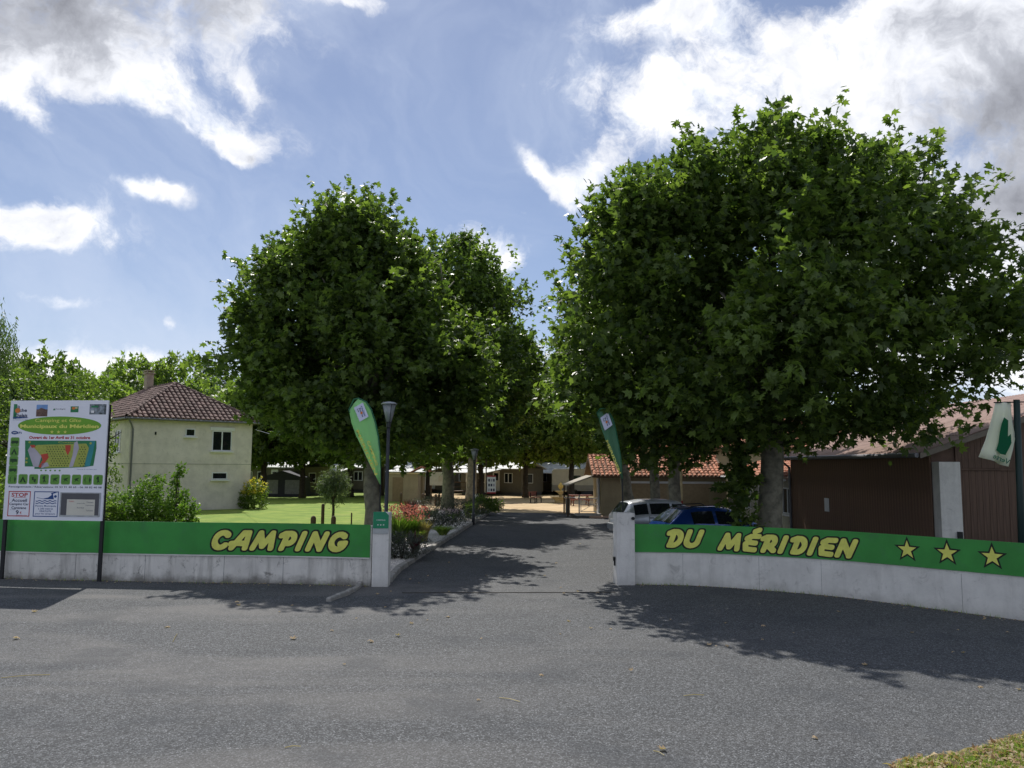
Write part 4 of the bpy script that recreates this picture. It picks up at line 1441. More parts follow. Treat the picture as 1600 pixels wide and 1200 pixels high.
# roof: separate ribbed sheets
rsl = math.hypot(wR + .5, RZb - EZ + .21); rc, rs_ = (wR + .5) / rsl, (RZb - EZ + .21) / rsl
rows, cols = 4, 12
sw, shh = (LY + .8) / cols, rsl / rows
mb = MB()
nseg = 12
vs = []
for j in range(2):
    for i in range(nseg + 1):
        vs.append((j * (shh + .08), i * sw / nseg, .025 * math.cos(i * math.pi)))
mb.add(vs, [(i, i + 1, nseg + 2 + i, nseg + 1 + i) for i in range(nseg)])
sme = mb.mesh('roof_sheet'); sme.materials.append(SHEET_P)
rf = MB().prism([(-.5, -.38, EZ - .21), (wR, -.38, RZb - .02), (wR, -.38, RZb - .12), (-.5, -.38, EZ - .31)], (0, LY + .76, 0)).build('roof', mat('barn_roof_deck', (.12, .09, .07), .9, .1), bn)
MB().prism([(wR, -.38, RZb - .02), (wT + .5, -.38, EZ - .21), (wT + .5, -.38, EZ - .31), (wR, -.38, RZb - .12)], (0, LY + .76, 0)).build('roof', SHEET_P, bn)
for j in range(rows):
    for i in range(cols):
        o = link_mesh('roof_sheet', sme, None, rf)
        b_ = j * shh
        o.location = (-.5 + b_ * rc - .025 * rs_, -.4 + i * sw, EZ - .21 + b_ * rs_ + .035 + rngb.normal() * .004)
        o.rotation_euler = (0, -math.atan2(rs_, rc) + .012, 0)
mb = MB(); mb.tube([(-.56, -.35, EZ - .24), (-.56, LY + .35, EZ - .22)], .07, 8); mb.build('gutter', ZINC, bn)
mb = MB(); mb.tube([(-.5, LY - .1, EZ - .3), (-.12, LY - .1, EZ - .6), (-.1, LY - .1, .1)], .055, 8); mb.build('downpipe', ZINC, bn)
mb = MB(); mb.prism([(-.5, -.41, EZ - .33), (wR, -.41, RZb - .14), (wR, -.41, RZb + .02), (-.5, -.41, EZ - .17)], (0, .03, 0)); mb.build('barge_board', mat('barge', (.20, .17, .14), .8, .15), bn)
MB().box((-.05, LY * .66, 1.42), (.02, .42, .5)).build('paper_notice', WHITE, bn)

# ---- low wing with windows between barn and reception, facing the drive
wg = thing('wing_building', 'low grey wing with white windows and pink roof, behind the ivy-clad trunk', 'building', (12.25, 34.6, 0))
WL = 11.0
MB().box((3.5, WL / 2, 1.1), (7, WL, 2.4)).build('wall', GREYW, wg)
for (y_, w_) in ((1.1, 1.25), (2.9, 1.0), (4.6, 1.25), (7.2, 1.1)):
    window('window', wg, (0, y_, 1.35), w_, 1.15, (0, -1, 0), (-1, 0, 0), 2)
mb = MB(); mb.prism([(-.45, -.05, 2.28), (3.6, -.05, 3.5), (3.6, -.05, 3.62), (-.45, -.05, 2.38)], (0, WL + .4, 0)); rfw = mb.build('roof', SHEET_P, wg)
mb = MB(); tiles(mb, (-.45, WL + .3, 2.39), (0, -1, 0), (.957, 0, .288), WL + .3, 4.2, lambda a, b: b < 4.2, .26, .40, .07); o = mb.build('roof_tiles', TILE_O, rfw); o['kind'] = 'stuff'
MB().tube([(-.5, 0, 2.27), (-.5, WL, 2.29)], .06, 6).build('gutter', FRAMEW, wg)
# ---- reception block with the orange tile roof facing the road
rc_ = thing('reception_building', 'tan reception building with orange barrel-tile roof right of the drive', 'building', (5.1, 45.7, 0))
RWD = 7.1
MB().box((RWD / 2, 2.2, 1.1), (RWD, 4.4, 2.4)).build('wall', TANW, rc_)
mb = MB()
mb.prism([(-.55, -.5, 2.28), (-.55, 2.2, 3.42), (-.55, 4.9, 2.28), (-.55, 4.9, 2.18), (-.55, 2.2, 3.3), (-.55, -.5, 2.18)], (RWD + .55, 0, 0))
rfr = mb.build('roof', mat('roof_wood', (.12, .08, .05), .9, .1), rc_)
sl_ = math.hypot(2.7, 1.14)
mb = MB(); tiles(mb, (-.55, -.5, 2.30), (1, 0, 0), (0, 2.7 / sl_, 1.14 / sl_), RWD + .5, sl_, lambda a, b: b < sl_, .235, .34, .075)
o = mb.build('roof_tiles', TILE_O, rfr); o['kind'] = 'stuff'
mb = MB()
for k in range(22):
    mb.tube([(-.55 + k * .345, 2.2, 3.44), (-.55 + (k + 1.1) * .345, 2.2, 3.42)], [.12, .10], 8, False)
o = mb.build('ridge_tiles', TILE_O, rfr); o['kind'] = 'stuff'
MB().box((RWD / 2 + .8, -.012, 1.93), (RWD - 1.4, .03, .12)).build('lintel', WHITE, rc_)
MB().box((1.25, -.012, .95), (.07, .03, 1.85)).build('corner_trim', CREAMST, rc_)
for x_ in (2.0, 4.4):
    MB().box((x_ + .6, -.01, .95), (2.2, .04, 1.8)).build('shutter_panel', mat('tan_shutter', (.33, .25, .15), .8, .12, 6), rc_)
mb = MB(); mb.prism([(-.55, -.3, 2.28), (-2.0, -.3, 1.75), (-2.0, -.3, 1.68), (-.55, -.3, 2.2)], (0, 3.6, 0)); mb.build('porch_roof', mat('porch', (.38, .34, .28), .8, .1), rc_)
for y_ in (-.2, 3.1):
    MB().box((-1.9, y_, .84), (.09, .09, 1.7)).build('porch_post', TIMBER, rc_)
mb = MB(); mb.box((-.06, 1.2, 1.05), (.08, .85, 2.1)); mb.build('door', FRAMEW, rc_)
# hall behind, taller
hl = thing('hall_building', 'taller tan hall with tiled roof showing in gaps behind the tree row', 'building', (9.4, 50.3, 0))
MB().box((6, 4, 2.0), (12, 8, 4.2)).build('wall', TANW, hl)
mb = MB(); mb.prism([(-.4, -.5, 4.02), (-.4, 4, 6.0), (-.4, 8.5, 4.02), (-.4, 8.5, 3.92), (-.4, 4, 5.9), (-.4, -.5, 3.92)], (12.8, 0, 0)); rfh = mb.build('roof', mat('roof_wood', (.12, .08, .05)), hl)
sl_ = math.hypot(4.5, 1.98)
mb = MB(); tiles(mb, (-.4, -.5, 4.04), (1, 0, 0), (0, 4.5 / sl_, 1.98 / sl_), 12.7, sl_, lambda a, b: b < sl_, .27, .42, .08); o = mb.build('roof_tiles', TILE_O, rfh); o['kind'] = 'stuff'
MB().box((1.2, -.3, 3.0), (.5, .5, 2.9)).build('chimney', TANW, hl)

# ---- utility hut left of the drive's end
ht = thing('utility_hut', 'small tan flat-topped hut beside the sandy square', 'hut', (P(629, 785, 62).x, 62, 0))
MB().box((0, 1.0, 1.05), (2.3, 2, 2.2)).build('wall', TANW, ht); MB().box((0, 1.0, 2.18), (2.45, 2.15, .09)).build('roof', CREAMST, ht)
MB().box((-.4, -.01, .95), (.8, .04, 1.85)).build('door', mat('hut_door', (.25, .18, .10), .7, .1), ht)
h2 = thing('tiled_shelter', 'small shelter with orange tiles beside the tan hut', 'shelter', (P(645, 785, 64).x + .6, 64, 0))
MB().box((0, .8, 1.1), (.35, 1.4, 2.2)).build('wall', TANW, h2)
mb = MB(); mb.prism([(-.9, -.2, 2.25), (0, -.2, 2.75), (.9, -.2, 2.25), (.9, -.2, 2.17), (0, -.2, 2.66), (-.9, -.2, 2.17)], (0, 2, 0)); mb.build('roof', TILE_O, h2)


# ---- mobile homes and caravan across the square
def mobile_home(px_l, px_r, Y, ang, label, L=7.6, W=3.6, wm=MHTAN, deck=True):
    c = P((px_l + px_r) / 2, 768, Y); c.z = 0
    t = thing('mobile_home', label, 'mobile home', c, ang, 'mobile homes under the trees')
    MB().box((0, 0, 1.45), (L, W, 2.3)).build('wall', wm, t)
    MB().box((0, 0, .2), (L - .2, W - .2, .35)).build('skirt', GREYF, t)
    mb = MB(); mb.prism([(-L / 2 - .25, -W / 2 - .3, 2.55), (-L / 2 - .25, 0, 3.2), (-L / 2 - .25, W / 2 + .3, 2.55), (-L / 2 - .25, W / 2 + .3, 2.47), (-L / 2 - .25, 0, 3.1), (-L / 2 - .25, -W / 2 - .3, 2.47)], (L + .5, 0, 0))
    mb.build('roof', MHROOF, t)
    for x_ in (-2.6, -.9, 2.3):
        window('window', t, (x_, -W / 2, 1.65), 1.0, .95, (1, 0, 0), (0, -1, 0), 2, False)
    d_ = MB().box((.8, -W / 2 - .015, 1.35), (.85, .05, 1.95)).build('door', FRAMEW, t)
    MB().box((.8, -W / 2 - .045, 1.75), (.5, .02, .7)).build('pane', GLASS, d_)
    window('window', t, (L / 2, -.4, 1.6), .9, .9, (0, 1, 0), (1, 0, 0), 1, False)
    if deck:
        MB().box((-.8, -W / 2 - 1.3, .32), (4.6, 2.4, .1)).build('deck', TIMBER, t)
        mb = MB(); mb.prism([(-3.2, -W / 2 - .32, 2.50), (-3.2, -W / 2 - 2.7, 2.15), (-3.2, -W / 2 - 2.7, 2.08), (-3.2, -W / 2 - .32, 2.42)], (4.9, 0, 0)); mb.build('awning', MHROOF, t)
        for x_ in (-3.0, -.8, 1.5):
            MB().box((x_, -W / 2 - 2.5, 1.2), (.09, .09, 1.8)).build('deck_post', WHITE, t)
        mb = MB(); mb.box((-.8, -W / 2 - 2.5, 1.2), (4.4, .05, .07)); mb.box((-.8, -W / 2 - 2.5, .75), (4.4, .04, .05)); mb.build('railing', TIMBER, t)
    return t


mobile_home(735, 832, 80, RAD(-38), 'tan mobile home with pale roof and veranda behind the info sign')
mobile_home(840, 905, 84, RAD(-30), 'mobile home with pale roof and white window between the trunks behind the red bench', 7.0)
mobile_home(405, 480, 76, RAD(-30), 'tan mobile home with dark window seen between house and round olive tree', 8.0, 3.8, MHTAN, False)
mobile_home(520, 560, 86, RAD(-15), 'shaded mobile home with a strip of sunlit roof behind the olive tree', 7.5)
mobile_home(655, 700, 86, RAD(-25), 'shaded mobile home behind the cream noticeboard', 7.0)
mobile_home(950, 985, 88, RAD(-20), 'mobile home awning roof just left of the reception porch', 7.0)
cc = P(906, 770, 79); cc.z = 0
cv = thing('caravan', 'white touring caravan with sloping front windows behind the fountain', 'caravan', cc, RAD(-12))
prof = [(-2.6, .45), (-2.6, 2.35), (-2.4, 2.55), (1.3, 2.6), (1.75, 2.45), (2.35, 1.35), (2.35, .75), (2.1, .45)]
mb = MB(); mb.prism([(x, -1.1, z) for x, z in prof], (0, 2.2, 0)); mb.build('body', CARAV, cv, bevel=.05)
mb = MB(); mb.prism([(x, -1.13, z) for x, z in ((-2.55, .5), (-2.55, 1.0), (2.3, 1.0), (2.2, .62), (2.05, .5))], (0, .02, 0)); mb.build('side_stripe', mat('caravan_grey', (.30, .31, .31), .5, .05), cv)
window('window', cv, (-.3, -1.11, 1.65), 1.0, .55, (1, 0, 0), (0, -1, 0), 1, False, fm=GREYF)
mb = MB(); mb.prism([(1.82, -.8, 2.34), (2.27, -.8, 1.52), (2.31, -.8, 1.54), (1.87, -.8, 2.36)], (0, 1.6, 0)); mb.build('front_window', GLASS, cv)
for s_ in (-1, 1):
    mb = MB(); mb.tube([(-.4, s_ * 1.0, .33), (-.4, s_ * 1.13, .33)], .33, 16); mb.build('wheel', RUBBER, cv)
# dark awning tent by the far-left mobile home
tt = thing('awning_tent', 'dark awning tent with pale panels beside the far left mobile home', 'tent', (P(440, 768, 70).x, 70, 0))
mb = MB(); mb.prism([(-1.9, 0, 0), (-1.75, 0, 1.7), (0, 0, 2.25), (1.75, 0, 1.7), (1.9, 0, 0)], (0, 2.6, 0)); mb.build('tent_cloth', TENT, tt)
for x_ in (-.95, .9):
    MB().box((x_, -.02, .85), (1.25, .03, 1.2)).build('tent_panel', mat('tent_grey', (.25, .25, .28), .7, .15, 6), tt, bevel=.01)


# ------------------------------------------------------------------ cars
def interp(t, pts):
    for (a, va), (b, vb) in zip(pts[:-1], pts[1:]):
        if t <= b:
            return va + (vb - va) * (t - a) / (b - a)
    return pts[-1][1]


def car(label, loc, rot, paint, top, belt, L, hw, roofw, glass, rails=False):
    """lengthwise axis X, rear at x=0; glass: list of (x0, x1) for side windows"""
    t = thing('parked_car', label, 'car', loc, rot, 'cars parked behind the right wall')
    xs = sorted(set([0, .04, .12] + [p[0] for p in top] + [p[0] for p in belt] + [L * k / 22 for k in range(23)]))

    def sect(x, g=0.0):
        zt = interp(x, top); zb = min(interp(x, belt), zt - .02)
        e = min(x, L - x)
        w = hw * (1 - .20 * max(0, 1 - e / .55) ** 2.2)
        k = min(1, max(0, (zt - zb) / .5))
        wt = w * (1 - .03) + (roofw - w) * k
        z0 = .20 + .10 * max(0, 1 - e / .4)
        pts = [(w * .90, z0), (w, z0 + .18), (w * 1.01, (z0 + zb) / 2 + .06), (w * .985, zb), (wt + (w - wt) * .10, zt - (zt - zb) * .16), (wt * .9, zt - .025), (wt * .5, zt), (0, zt + .005)]
        return pts

    vs, fs = [], []
    for x in xs:
        s_ = sect(x)
        ring = [(x, -y, z) for y, z in s_] + [(x, y, z) for y, z in reversed(s_[:-1])]
        vs += ring
    n = 15
    for i in range(len(xs) - 1):
        for k in range(n - 1):
            fs.append((i * n + k, (i + 1) * n + k, (i + 1) * n + k + 1, i * n + k + 1))
        fs.append((i * n + n - 1, (i + 1) * n + n - 1, (i + 1) * n, i * n))
    fs.append(tuple(range(n))); fs.append(tuple((len(xs) - 1) * n + k for k in reversed(range(n))))
    mb = MB(); mb.add(vs, fs)
    body = mb.build('body', paint, t, True)

    def side(x, f, s_, off):
        q = sect(x)
        a, b = q[3], q[4]
        return (x, s_ * (a[0] + (b[0] - a[0]) * f + off), a[1] + (b[1] - a[1]) * f)

    for (x0, x1) in glass:
        for s_ in (-1, 1):
            mb = MB(); m_ = 8; v_, f_ = [], []
            for i in range(m_ + 1):
                x = x0 + (x1 - x0) * i / m_
                v_ += [side(x, .06, s_, .008), side(x, .5, s_, .010), side(x, .90, s_, .008)]
            for i in range(m_):
                for k in range(2):
                    f_.append((i * 3 + k, (i + 1) * 3 + k, (i + 1) * 3 + k + 1, i * 3 + k + 1))
            mb.add(v_, f_); mb.build('side_window', GLASS, t, True)
    for nm, rng_ in (('rear_window', None), ('windshield', None)):
        # sloping glass front and back: follows the roof profile between its two knees
        if nm == 'rear_window': xa, xb = top[1][0] + .03, top[2][0] - .02
        else: xa, xb = top[-4][0] + .06, top[-3][0] - .04
        mb = MB(); v_, f_ = [], []
        for i in range(7):
            x = xa + (xb - xa) * i / 6
            q = sect(x)
            dx = -.012 if nm == 'rear_window' else .012
            wq = q[5][0] * .97
            v_ += [(x + dx, -wq, q[5][1] + .012), (x + dx, -wq * .5, q[6][1] + .012), (x + dx, 0, q[7][1] + .012), (x + dx, wq * .5, q[6][1] + .012), (x + dx, wq, q[5][1] + .012)]
        for i in range(6):
            f_ += [(i * 5 + k, i * 5 + k + 1, (i + 1) * 5 + k + 1, (i + 1) * 5 + k) for k in range(4)]
        mb.add(v_, f_); mb.build(nm, GLASS, t, True)
    for x_ in (.72, L - .78):
        for s_ in (-1, 1):
            y_ = s_ * (hw - .09)
            wl_ = MB(); wl_.tube([(x_, y_ - .10, .31), (x_, y_ - .085, .31), (x_, y_ + .085, .31), (x_, y_ + .10, .31)], [.27, .31, .31, .27], 20)
            wh = wl_.build('wheel', RUBBER, t)
            MB().tube([(x_, y_ + s_ * .085, .31), (x_, y_ + s_ * .106, .31)], [.20, .18], 12).build('rim', STEEL, wh)
            ar = MB(); ar.tube([(x_, y_ + s_ * .03, .33), (x_, y_ + s_ * .092, .33)], .365, 20); ar.build('wheel_arch', TRIM, t)
    for s_ in (-1, 1):
        MB().box((.075, s_ * (hw * .80 - .07), .80), (.10, .13, .24)).build('tail_light', REDLIGHT, t, bevel=.03)
        MB().box((L - .12, s_ * (hw - .32), .70), (.18, .34, .14)).build('headlight', GLASS, t, bevel=.03)
        MB().box((top[-3][0] - .45, s_ * (hw + .08), 1.02), (.12, .18, .13)).build('mirror', TRIM, t, bevel=.03)
        for x_ in (glass[0][1] + .12, glass[-1][0] + .28):
            MB().box((x_, s_ * (hw + .006), .86), (.17, .03, .035)).build('door_handle', TRIM if not rails else paint, t, bevel=.008)
        for gx in (glass[0][1] + .02, glass[-1][0] - .05):
            MB().box((gx, s_ * (hw * 1.005), .62), (.012, .012, .6)).build('door_seam', TRIM, t)
        if rails:
            mb = MB(); mb.tube([(.75, s_ * .56, interp(.75, top) + .0), (.9, s_ * .57, interp(.9, top) + .06), (1.9, s_ * .57, interp(1.9, top) + .05), (2.1, s_ * .56, interp(2.1, top) - .01)], .018, 6); mb.build('roof_rail', TRIM, t)
    MB().box((.0, 0, .48), (.12, hw * 1.72, .24)).build('rear_bumper', paint, t, bevel=.04)
    MB().box((L - .02, 0, .42), (.12, hw * 1.62, .24)).build('front_bumper', TRIM, t, bevel=.04)
    pl_ = MB().box((-.07, 0, .72), (.02, .50, .11)).build('number_plate', WHITE, t)
    return t


p = P(960, 830, 31.5)
car('silver compact people carrier parked behind the right gate pillar', (p.x, 31.5, 0), RAD(12), CARS,
    [(0, .90), (.10, 1.00), (.42, 1.44), (1.0, 1.53), (1.9, 1.55), (2.45, 1.49), (3.22, 1.06), (3.85, .88), (4.1, .60)],
    [(0, .90), (1, .98), (3.2, .93), (4.1, .55)], 4.1, .84, .60, [(.55, 1.10), (1.20, 2.02), (2.12, 2.68)])
p = P(1028, 830, 26.3)
car('blue hatchback with roof rails parked between the silver car and the wall', (p.x, 26.3, 0), RAD(17), CARB,
    [(0, .90), (.08, 1.02), (.62, 1.44), (1.1, 1.52), (1.9, 1.53), (2.35, 1.47), (3.15, 1.02), (3.75, .86), (4.0, .58)],
    [(0, .88), (1, .99), (3.1, .90), (4.0, .52)], 4.0, .84, .58, [(.85, 1.62), (1.74, 2.55)], True)

# ------------------------------------------------------------------ furniture of the site
b = G(767, 799); b.y = 50.5; b.x = P(767, 799, 50.5).x
s_ = thing('info_sign', 'white pictogram sign with red bands at the end of the gravel bed', 'sign', b)
z0_, z1_ = P(767, 771, 50.5).z, P(767, 743, 50.5).z
for x_ in (-.32, .05): MB().box((x_, .03, z1_ / 2 + (1.0 if x_ < 0 else 0) / 2), (.07, .05, z1_ + (1.0 if x_ < 0 else 0))).build('post', TIMBER, s_)
MB().box((.02, 0, (z0_ + z1_) / 2), (.55, .03, z1_ - z0_)).build('sign_panel', WHITE, s_)
for z_ in (z0_ + .04, z1_ - .04): MB().box((.02, -.018, z_), (.54, .006, .08)).build('red_band', RED, s_)
for i in range(3):
    for j in range(3):
        MB().box((-.13 + .15 * i, -.018, z0_ + .22 + .30 * j), (.10, .006, .16)).build('pictogram', NAVY if (i + j) % 3 else MAPV, s_, bevel=.002)
s_ = thing('noticeboard', 'cream noticeboard on posts under the plane trees', 'noticeboard', (P(684, 790, 58).x, 58, 0))
MB().box((0, 0, 1.85), (1.2, .06, .95)).build('board_panel', mat('dull_cream', (.42, .42, .38), .7, .08, 4), s_)
MB().box((.25, -.035, 1.85), (.45, .01, .4)).build('paper', GREYW, s_)
for x_ in (-.5, .5): MB().box((x_, .06, 1.1), (.08, .06, 2.2)).build('post', TIMBER, s_)


def bench(px_, py_, rot, label, name='park_bench'):
    b_ = G(px_, py_)
    t = thing(name, label, 'bench', b_, rot, 'red benches on the sandy square')
    for k in range(4): MB().box((0, -.16 + k * .11, .45), (1.5, .085, .04)).build('seat_slat', BENCHR, t)
    for k in range(3): MB().box((0, .26 + k * .02, .58 + k * .12), (1.5, .03, .09)).build('back_slat', BENCHR, t)
    for x_ in (-.6, .6):
        mb = MB(); mb.box((x_, -.15, .21), (.06, .06, .42)); mb.box((x_, .22, .4), (.06, .06, .8)); mb.box((x_, .03, .40), (.06, .4, .05)); mb.build('leg', DARKM, t)


bench(838, 786, RAD(65), 'red slatted bench standing alone on the sandy square')
b_ = G(906, 790)
t = thing('picnic_table', 'reddish picnic table behind the white gate barrier', 'picnic table', b_, 0.1)
MB().box((0, 0, .74), (1.7, .7, .05)).build('table_top', BENCHR, t)
for y_ in (-.65, .65): MB().box((0, y_, .44), (1.7, .25, .04)).build('seat', BENCHR, t)
for x_ in (-.55, .55):
    mb = MB(); mb.box((x_, 0, .40), (.08, 1.4, .06)); mb.tube([(x_, -.55, 0), (x_, -.2, .72)], .04, 4); mb.tube([(x_, .55, 0), (x_, .2, .72)], .04, 4); mb.build('leg', BENCHR, t)
f_ = G(876, 786)
t = thing('fountain', 'two-tier cream stone fountain with pineapple top on the sandy square', 'fountain', f_)
MB().lathe((0, 0, 0), [(.45, 0), (.5, .08), (.42, .15), (.62, .35), (.78, .44), (.82, .48), (.74, .49), (.5, .40)], 20).build('lower_bowl', CREAMST, t, True)
MB().lathe((0, 0, .42), [(.16, 0), (.13, .25), (.3, .40), (.46, .47), (.48, .51), (.40, .52), (.2, .46)], 18).build('upper_bowl', CREAMST, t, True)
MB().lathe((0, 0, .90), [(.10, 0), (.07, .12), (.10, .2), (.19, .28), (.22, .38), (.15, .52), (.06, .62), (.02, .68)], 14).build('finial', mat('ochre_stone', (.60, .45, .14), .9, .1), t, True)
# barrier, box pillar and slabs by the reception
b_ = P(887, 802, 48.5); b_.z = 0
t = thing('box_pillar', 'short grey box pillar carrying a pale sloping board by the barrier', 'pillar', b_)
MB().box((0, 0, .42), (.26, .24, .88)).build('pillar_shaft', GREYW, t)
MB().box((.22, -.05, .93), (.85, .42, .05)).build('sloping_board', mat('pinkish_white', (.62, .56, .58), .6, .05), t)
b_ = P(905, 806, 46.6); b_.z = 0
t = thing('metal_barrier', 'white tubular barrier with crossed braces beside the reception corner', 'barrier', b_)
for x_ in (0.0,): MB().box((x_, 0, .58), (.07, .07, 1.2)).build('post', STEEL, t)
mb = MB()
for (a_, c_) in (((.06, 0, .22), (1.4, 0, .22)), ((.06, 0, .98), (1.4, 0, .98)), ((1.4, 0, .2), (1.4, 0, 1.0)), ((.1, 0, .2), (.1, 0, 1.0)), ((.1, 0, .6), (1.4, 0, .6))): mb.tube([a_, c_], .018, 6)
mb.build('gate_frame', WHITE, t)
mb = MB(); mb.tube([(.1, .01, .22), (1.4, .01, .98)], .013, 6); mb.tube([(.1, -.01, .98), (1.4, -.01, .22)], .013, 6); mb.build('brace', WHITE, t)
mb = MB(); mb.box((.72, -.05, .07), (1.9, .9, .12), RAD(6)); mb.build('ramp', CONC, thing('concrete_ramp', 'white concrete slab under the metal barrier', 'slab', (b_.x, b_.y - .3, 0)))
q_ = P(938, 811, 44.3); q_.z = 0
o = MB().box((0, 0, .05), (1.15, .45, .12)).build('stone_step', PINKC, None, bevel=.01, loc=q_); prop(o, 'low pinkish slab lying by the reception corner', 'slab')
b_ = G(779, 797)
o = MB().tube([(0, 0, 0), (0, 0, .78), (.06, 0, .82), (.28, 0, .82), (.3, 0, .78), (.3, 0, 0)], .022, 6).build('bike_hoop', STEEL, None, loc=b_); prop(o, 'thin steel hoop rail at the end of the drive, right of the info sign', 'rail')
b_ = P(1064, 800, 38); b_.z = 0
t = thing('marker_post', 'slim white and red marker post in front of the reception wall', 'post', b_)
MB().box((0, 0, 1.3), (.16, .10, 2.6)).build('white_shaft', CREAMST, t)
for z_ in (.75, 1.15): MB().box((0, -.005, z_), (.165, .105, .16)).build('red_band', RED, t)

# bollards, stakes and posts
def stake(name, px_, Y, ytop, r, label, cat='post', grp=None, m=TIMBER):
    b_ = P(px_, 800, Y); H = P(px_, ytop, Y).z; b_.z = 0
    t = thing(name, label, cat, b_, 0, grp)
    mb = MB(); mb.tube([(0, 0, -.02), (0, 0, H - r), (0, 0, H - r * .4), (0, 0, H)], [r, r, r * .8, r * .35], 8); mb.build('post_shaft', m, t, True)
    return t


stake('bollard', 490, 30, 806, .10, 'stubby dark bollard just above the left wall, left of the taller stake')
stake('bollard', 521.5, 29.6, 806, .09, 'stubby dark bollard at the foot of the olive tree trunk')
stake('tree_stake', 504.5, 32, 787, .065, 'tall dark stake left of the olive tree trunk', 'stake')
stake('fence_stake', 549.5, 33, 801, .03, 'thin left stake above the wall, left of the feather flag', 'stake', 'thin stakes above the left wall')
stake('fence_stake', 572.5, 33, 797, .03, 'thin right stake above the wall, nearest the feather flag', 'stake', 'thin stakes above the left wall')
for px_, lb in ((680.5, 'left'), (685.5, 'middle'), (691, 'right')):
    stake('timber_bollard', px_, 56, 772, .10, lb + ' of the three timber bollards beside the plane trunk', 'bollard', 'timber bollards at the square')
stake('timber_bollard', 661, 55, 771, .16, 'thick dark bollard alone between the tan hut and the plane trunks', 'bollard', 'timber bollards at the square')
stake('timber_bollard', 626, 52, 770, .08, 'dark bollard in front of the tan hut', 'bollard', 'timber bollards at the square')
stake('timber_bollard', 645.5, 38, 788, .12, 'dark bollard behind the red flowering shrub', 'bollard', 'timber bollards at the square')
stake('timber_bollard', 744, 50, 772, .15, 'pale square-looking bollard right of the thin info sign post', 'bollard', 'timber bollards at the square', GREYW)
# wire from the house to the first plane tree
a_ = P(398, 671, 51); c_ = P(470, 682, 30)
o = MB(a_).tube([a_, a_.lerp(c_, .5) - Vector((0, 0, .12)), c_], .012, 5).build('overhead_wire', STEEL, None, loc=a_); prop(o, 'thin pale wire running from the house eave into the tree', 'wire')

# ------------------------------------------------------------------ trees
def plane_tree(seed, base, trunk_r, trunk_h, lean, cc, R, up, down, shoots, per, size, label, singles=0, amp=.2, sprig=.9, shape=None, fill=.3, limb=8, crown_m=None, grp='plane trees lining the drive', extra=None, prof=None, ratio=.95):
    rng = np.random.default_rng(seed)
    t = thing('plane_tree', label, 'tree', base, 0, grp)
    mb = MB(); limbs(mb, (0, 0, -.05), trunk_h, trunk_r, cc, (R[0], R[1], up), rng, limb, lean)
    mb.build('trunk', BARK, t, True)
    if prof:
        rows = []
        for (py_, xl_, xr_) in prof:
            a_, b_ = P(xl_, py_, base[1] + cc[1]), P(xr_, py_, base[1] + cc[1])
            rows.append((a_.z, a_.x - base[0], b_.x - base[0]))
        pos, tip, nr, _ = profile_crown(rng, shoots, per, rows, ratio, amp, fill, sprig)
        pos = pos + np.array((0, cc[1], 0))
    else:
        pos, tip, nr, _ = crown_points(rng, shoots, per, R, up, down, amp, fill, sprig)
        pos = pos + np.array(cc)
    if extra is not None:
        for (ec, eR, es) in extra:
            p2, t2, n2, _ = crown_points(rng, es, per, (eR[0], eR[1]), eR[2], eR[2], .25, .3, sprig * .7)
            pos = np.vstack([pos, p2 + np.array(ec)]); tip = np.vstack([tip, t2]); nr = np.vstack([nr, n2])
    sz = size * rng.uniform(.6, 1.15, len(pos))
    shp = shape or plane_leaf()
    keep = np.ones(len(pos), bool)
    if singles:
        camv = np.array((0, 0, EYE)) - np.array(base)
        d = np.linalg.norm(pos - camv[None], axis=1) - sz * 6
        pick = np.argsort(d)[:singles]
        keep[pick] = False
        v, tr = shp
        me = bpy.data.meshes.new('leaf'); me.from_pydata([tuple(x) for x in v], [], [tuple(int(q) for q in x) for x in tr]); me.materials.append(crown_m or L_NEAR)
        _, _, (X, Y, Z) = place_leaves(pos[pick], tip[pick], nr[pick], sz[pick], shp)
        for k, i in enumerate(pick):
            o = bpy.data.objects.new('leaf', me); COL.objects.link(o); o.parent = t
            s_ = float(sz[i])
            M = Matrix(((X[k][0] * s_, Y[k][0] * s_, Z[k][0] * s_, pos[i][0]), (X[k][1] * s_, Y[k][1] * s_, Z[k][1] * s_, pos[i][1]), (X[k][2] * s_, Y[k][2] * s_, Z[k][2] * s_, pos[i][2]), (0, 0, 0, 1)))
            o.matrix_local = M
    leaves_obj('crown', pos[keep], tip[keep], nr[keep], sz[keep], shape or plane_leaf_mid(), crown_m or L_NEAR, t)
    return t


# near right: the big one behind the wall
PR_R = [(172, 1235, 1262), (200, 1135, 1345), (215, 1085, 1372), (245, 1010, 1400), (280, 965, 1430), (320, 915, 1455), (360, 890, 1480), (400, 870, 1510), (440, 858, 1545), (480, 850, 1575),
        (520, 845, 1582), (560, 850, 1578), (600, 862, 1560), (640, 885, 1510), (665, 985, 1440), (684, 1080, 1330), (700, 1150, 1230)]
plane_tree(11, (7.15, 22.6, 0), .36, 4.6, (.25, .1), (.45, .3, 6.9), (6.5, 6.0), 5.4, 2.6, 4700, 19, .235,
           'largest plane tree, broad dark crown over the right wall and brown barn', 300, .10, 1.1, fill=.5, prof=PR_R, ratio=.95,
           extra=[((-.75, -.2, 2.3), (.4, .35, 1.3), 32), ((-3.0, .6, 3.5), (1.5, 1.2, .7), 70)])
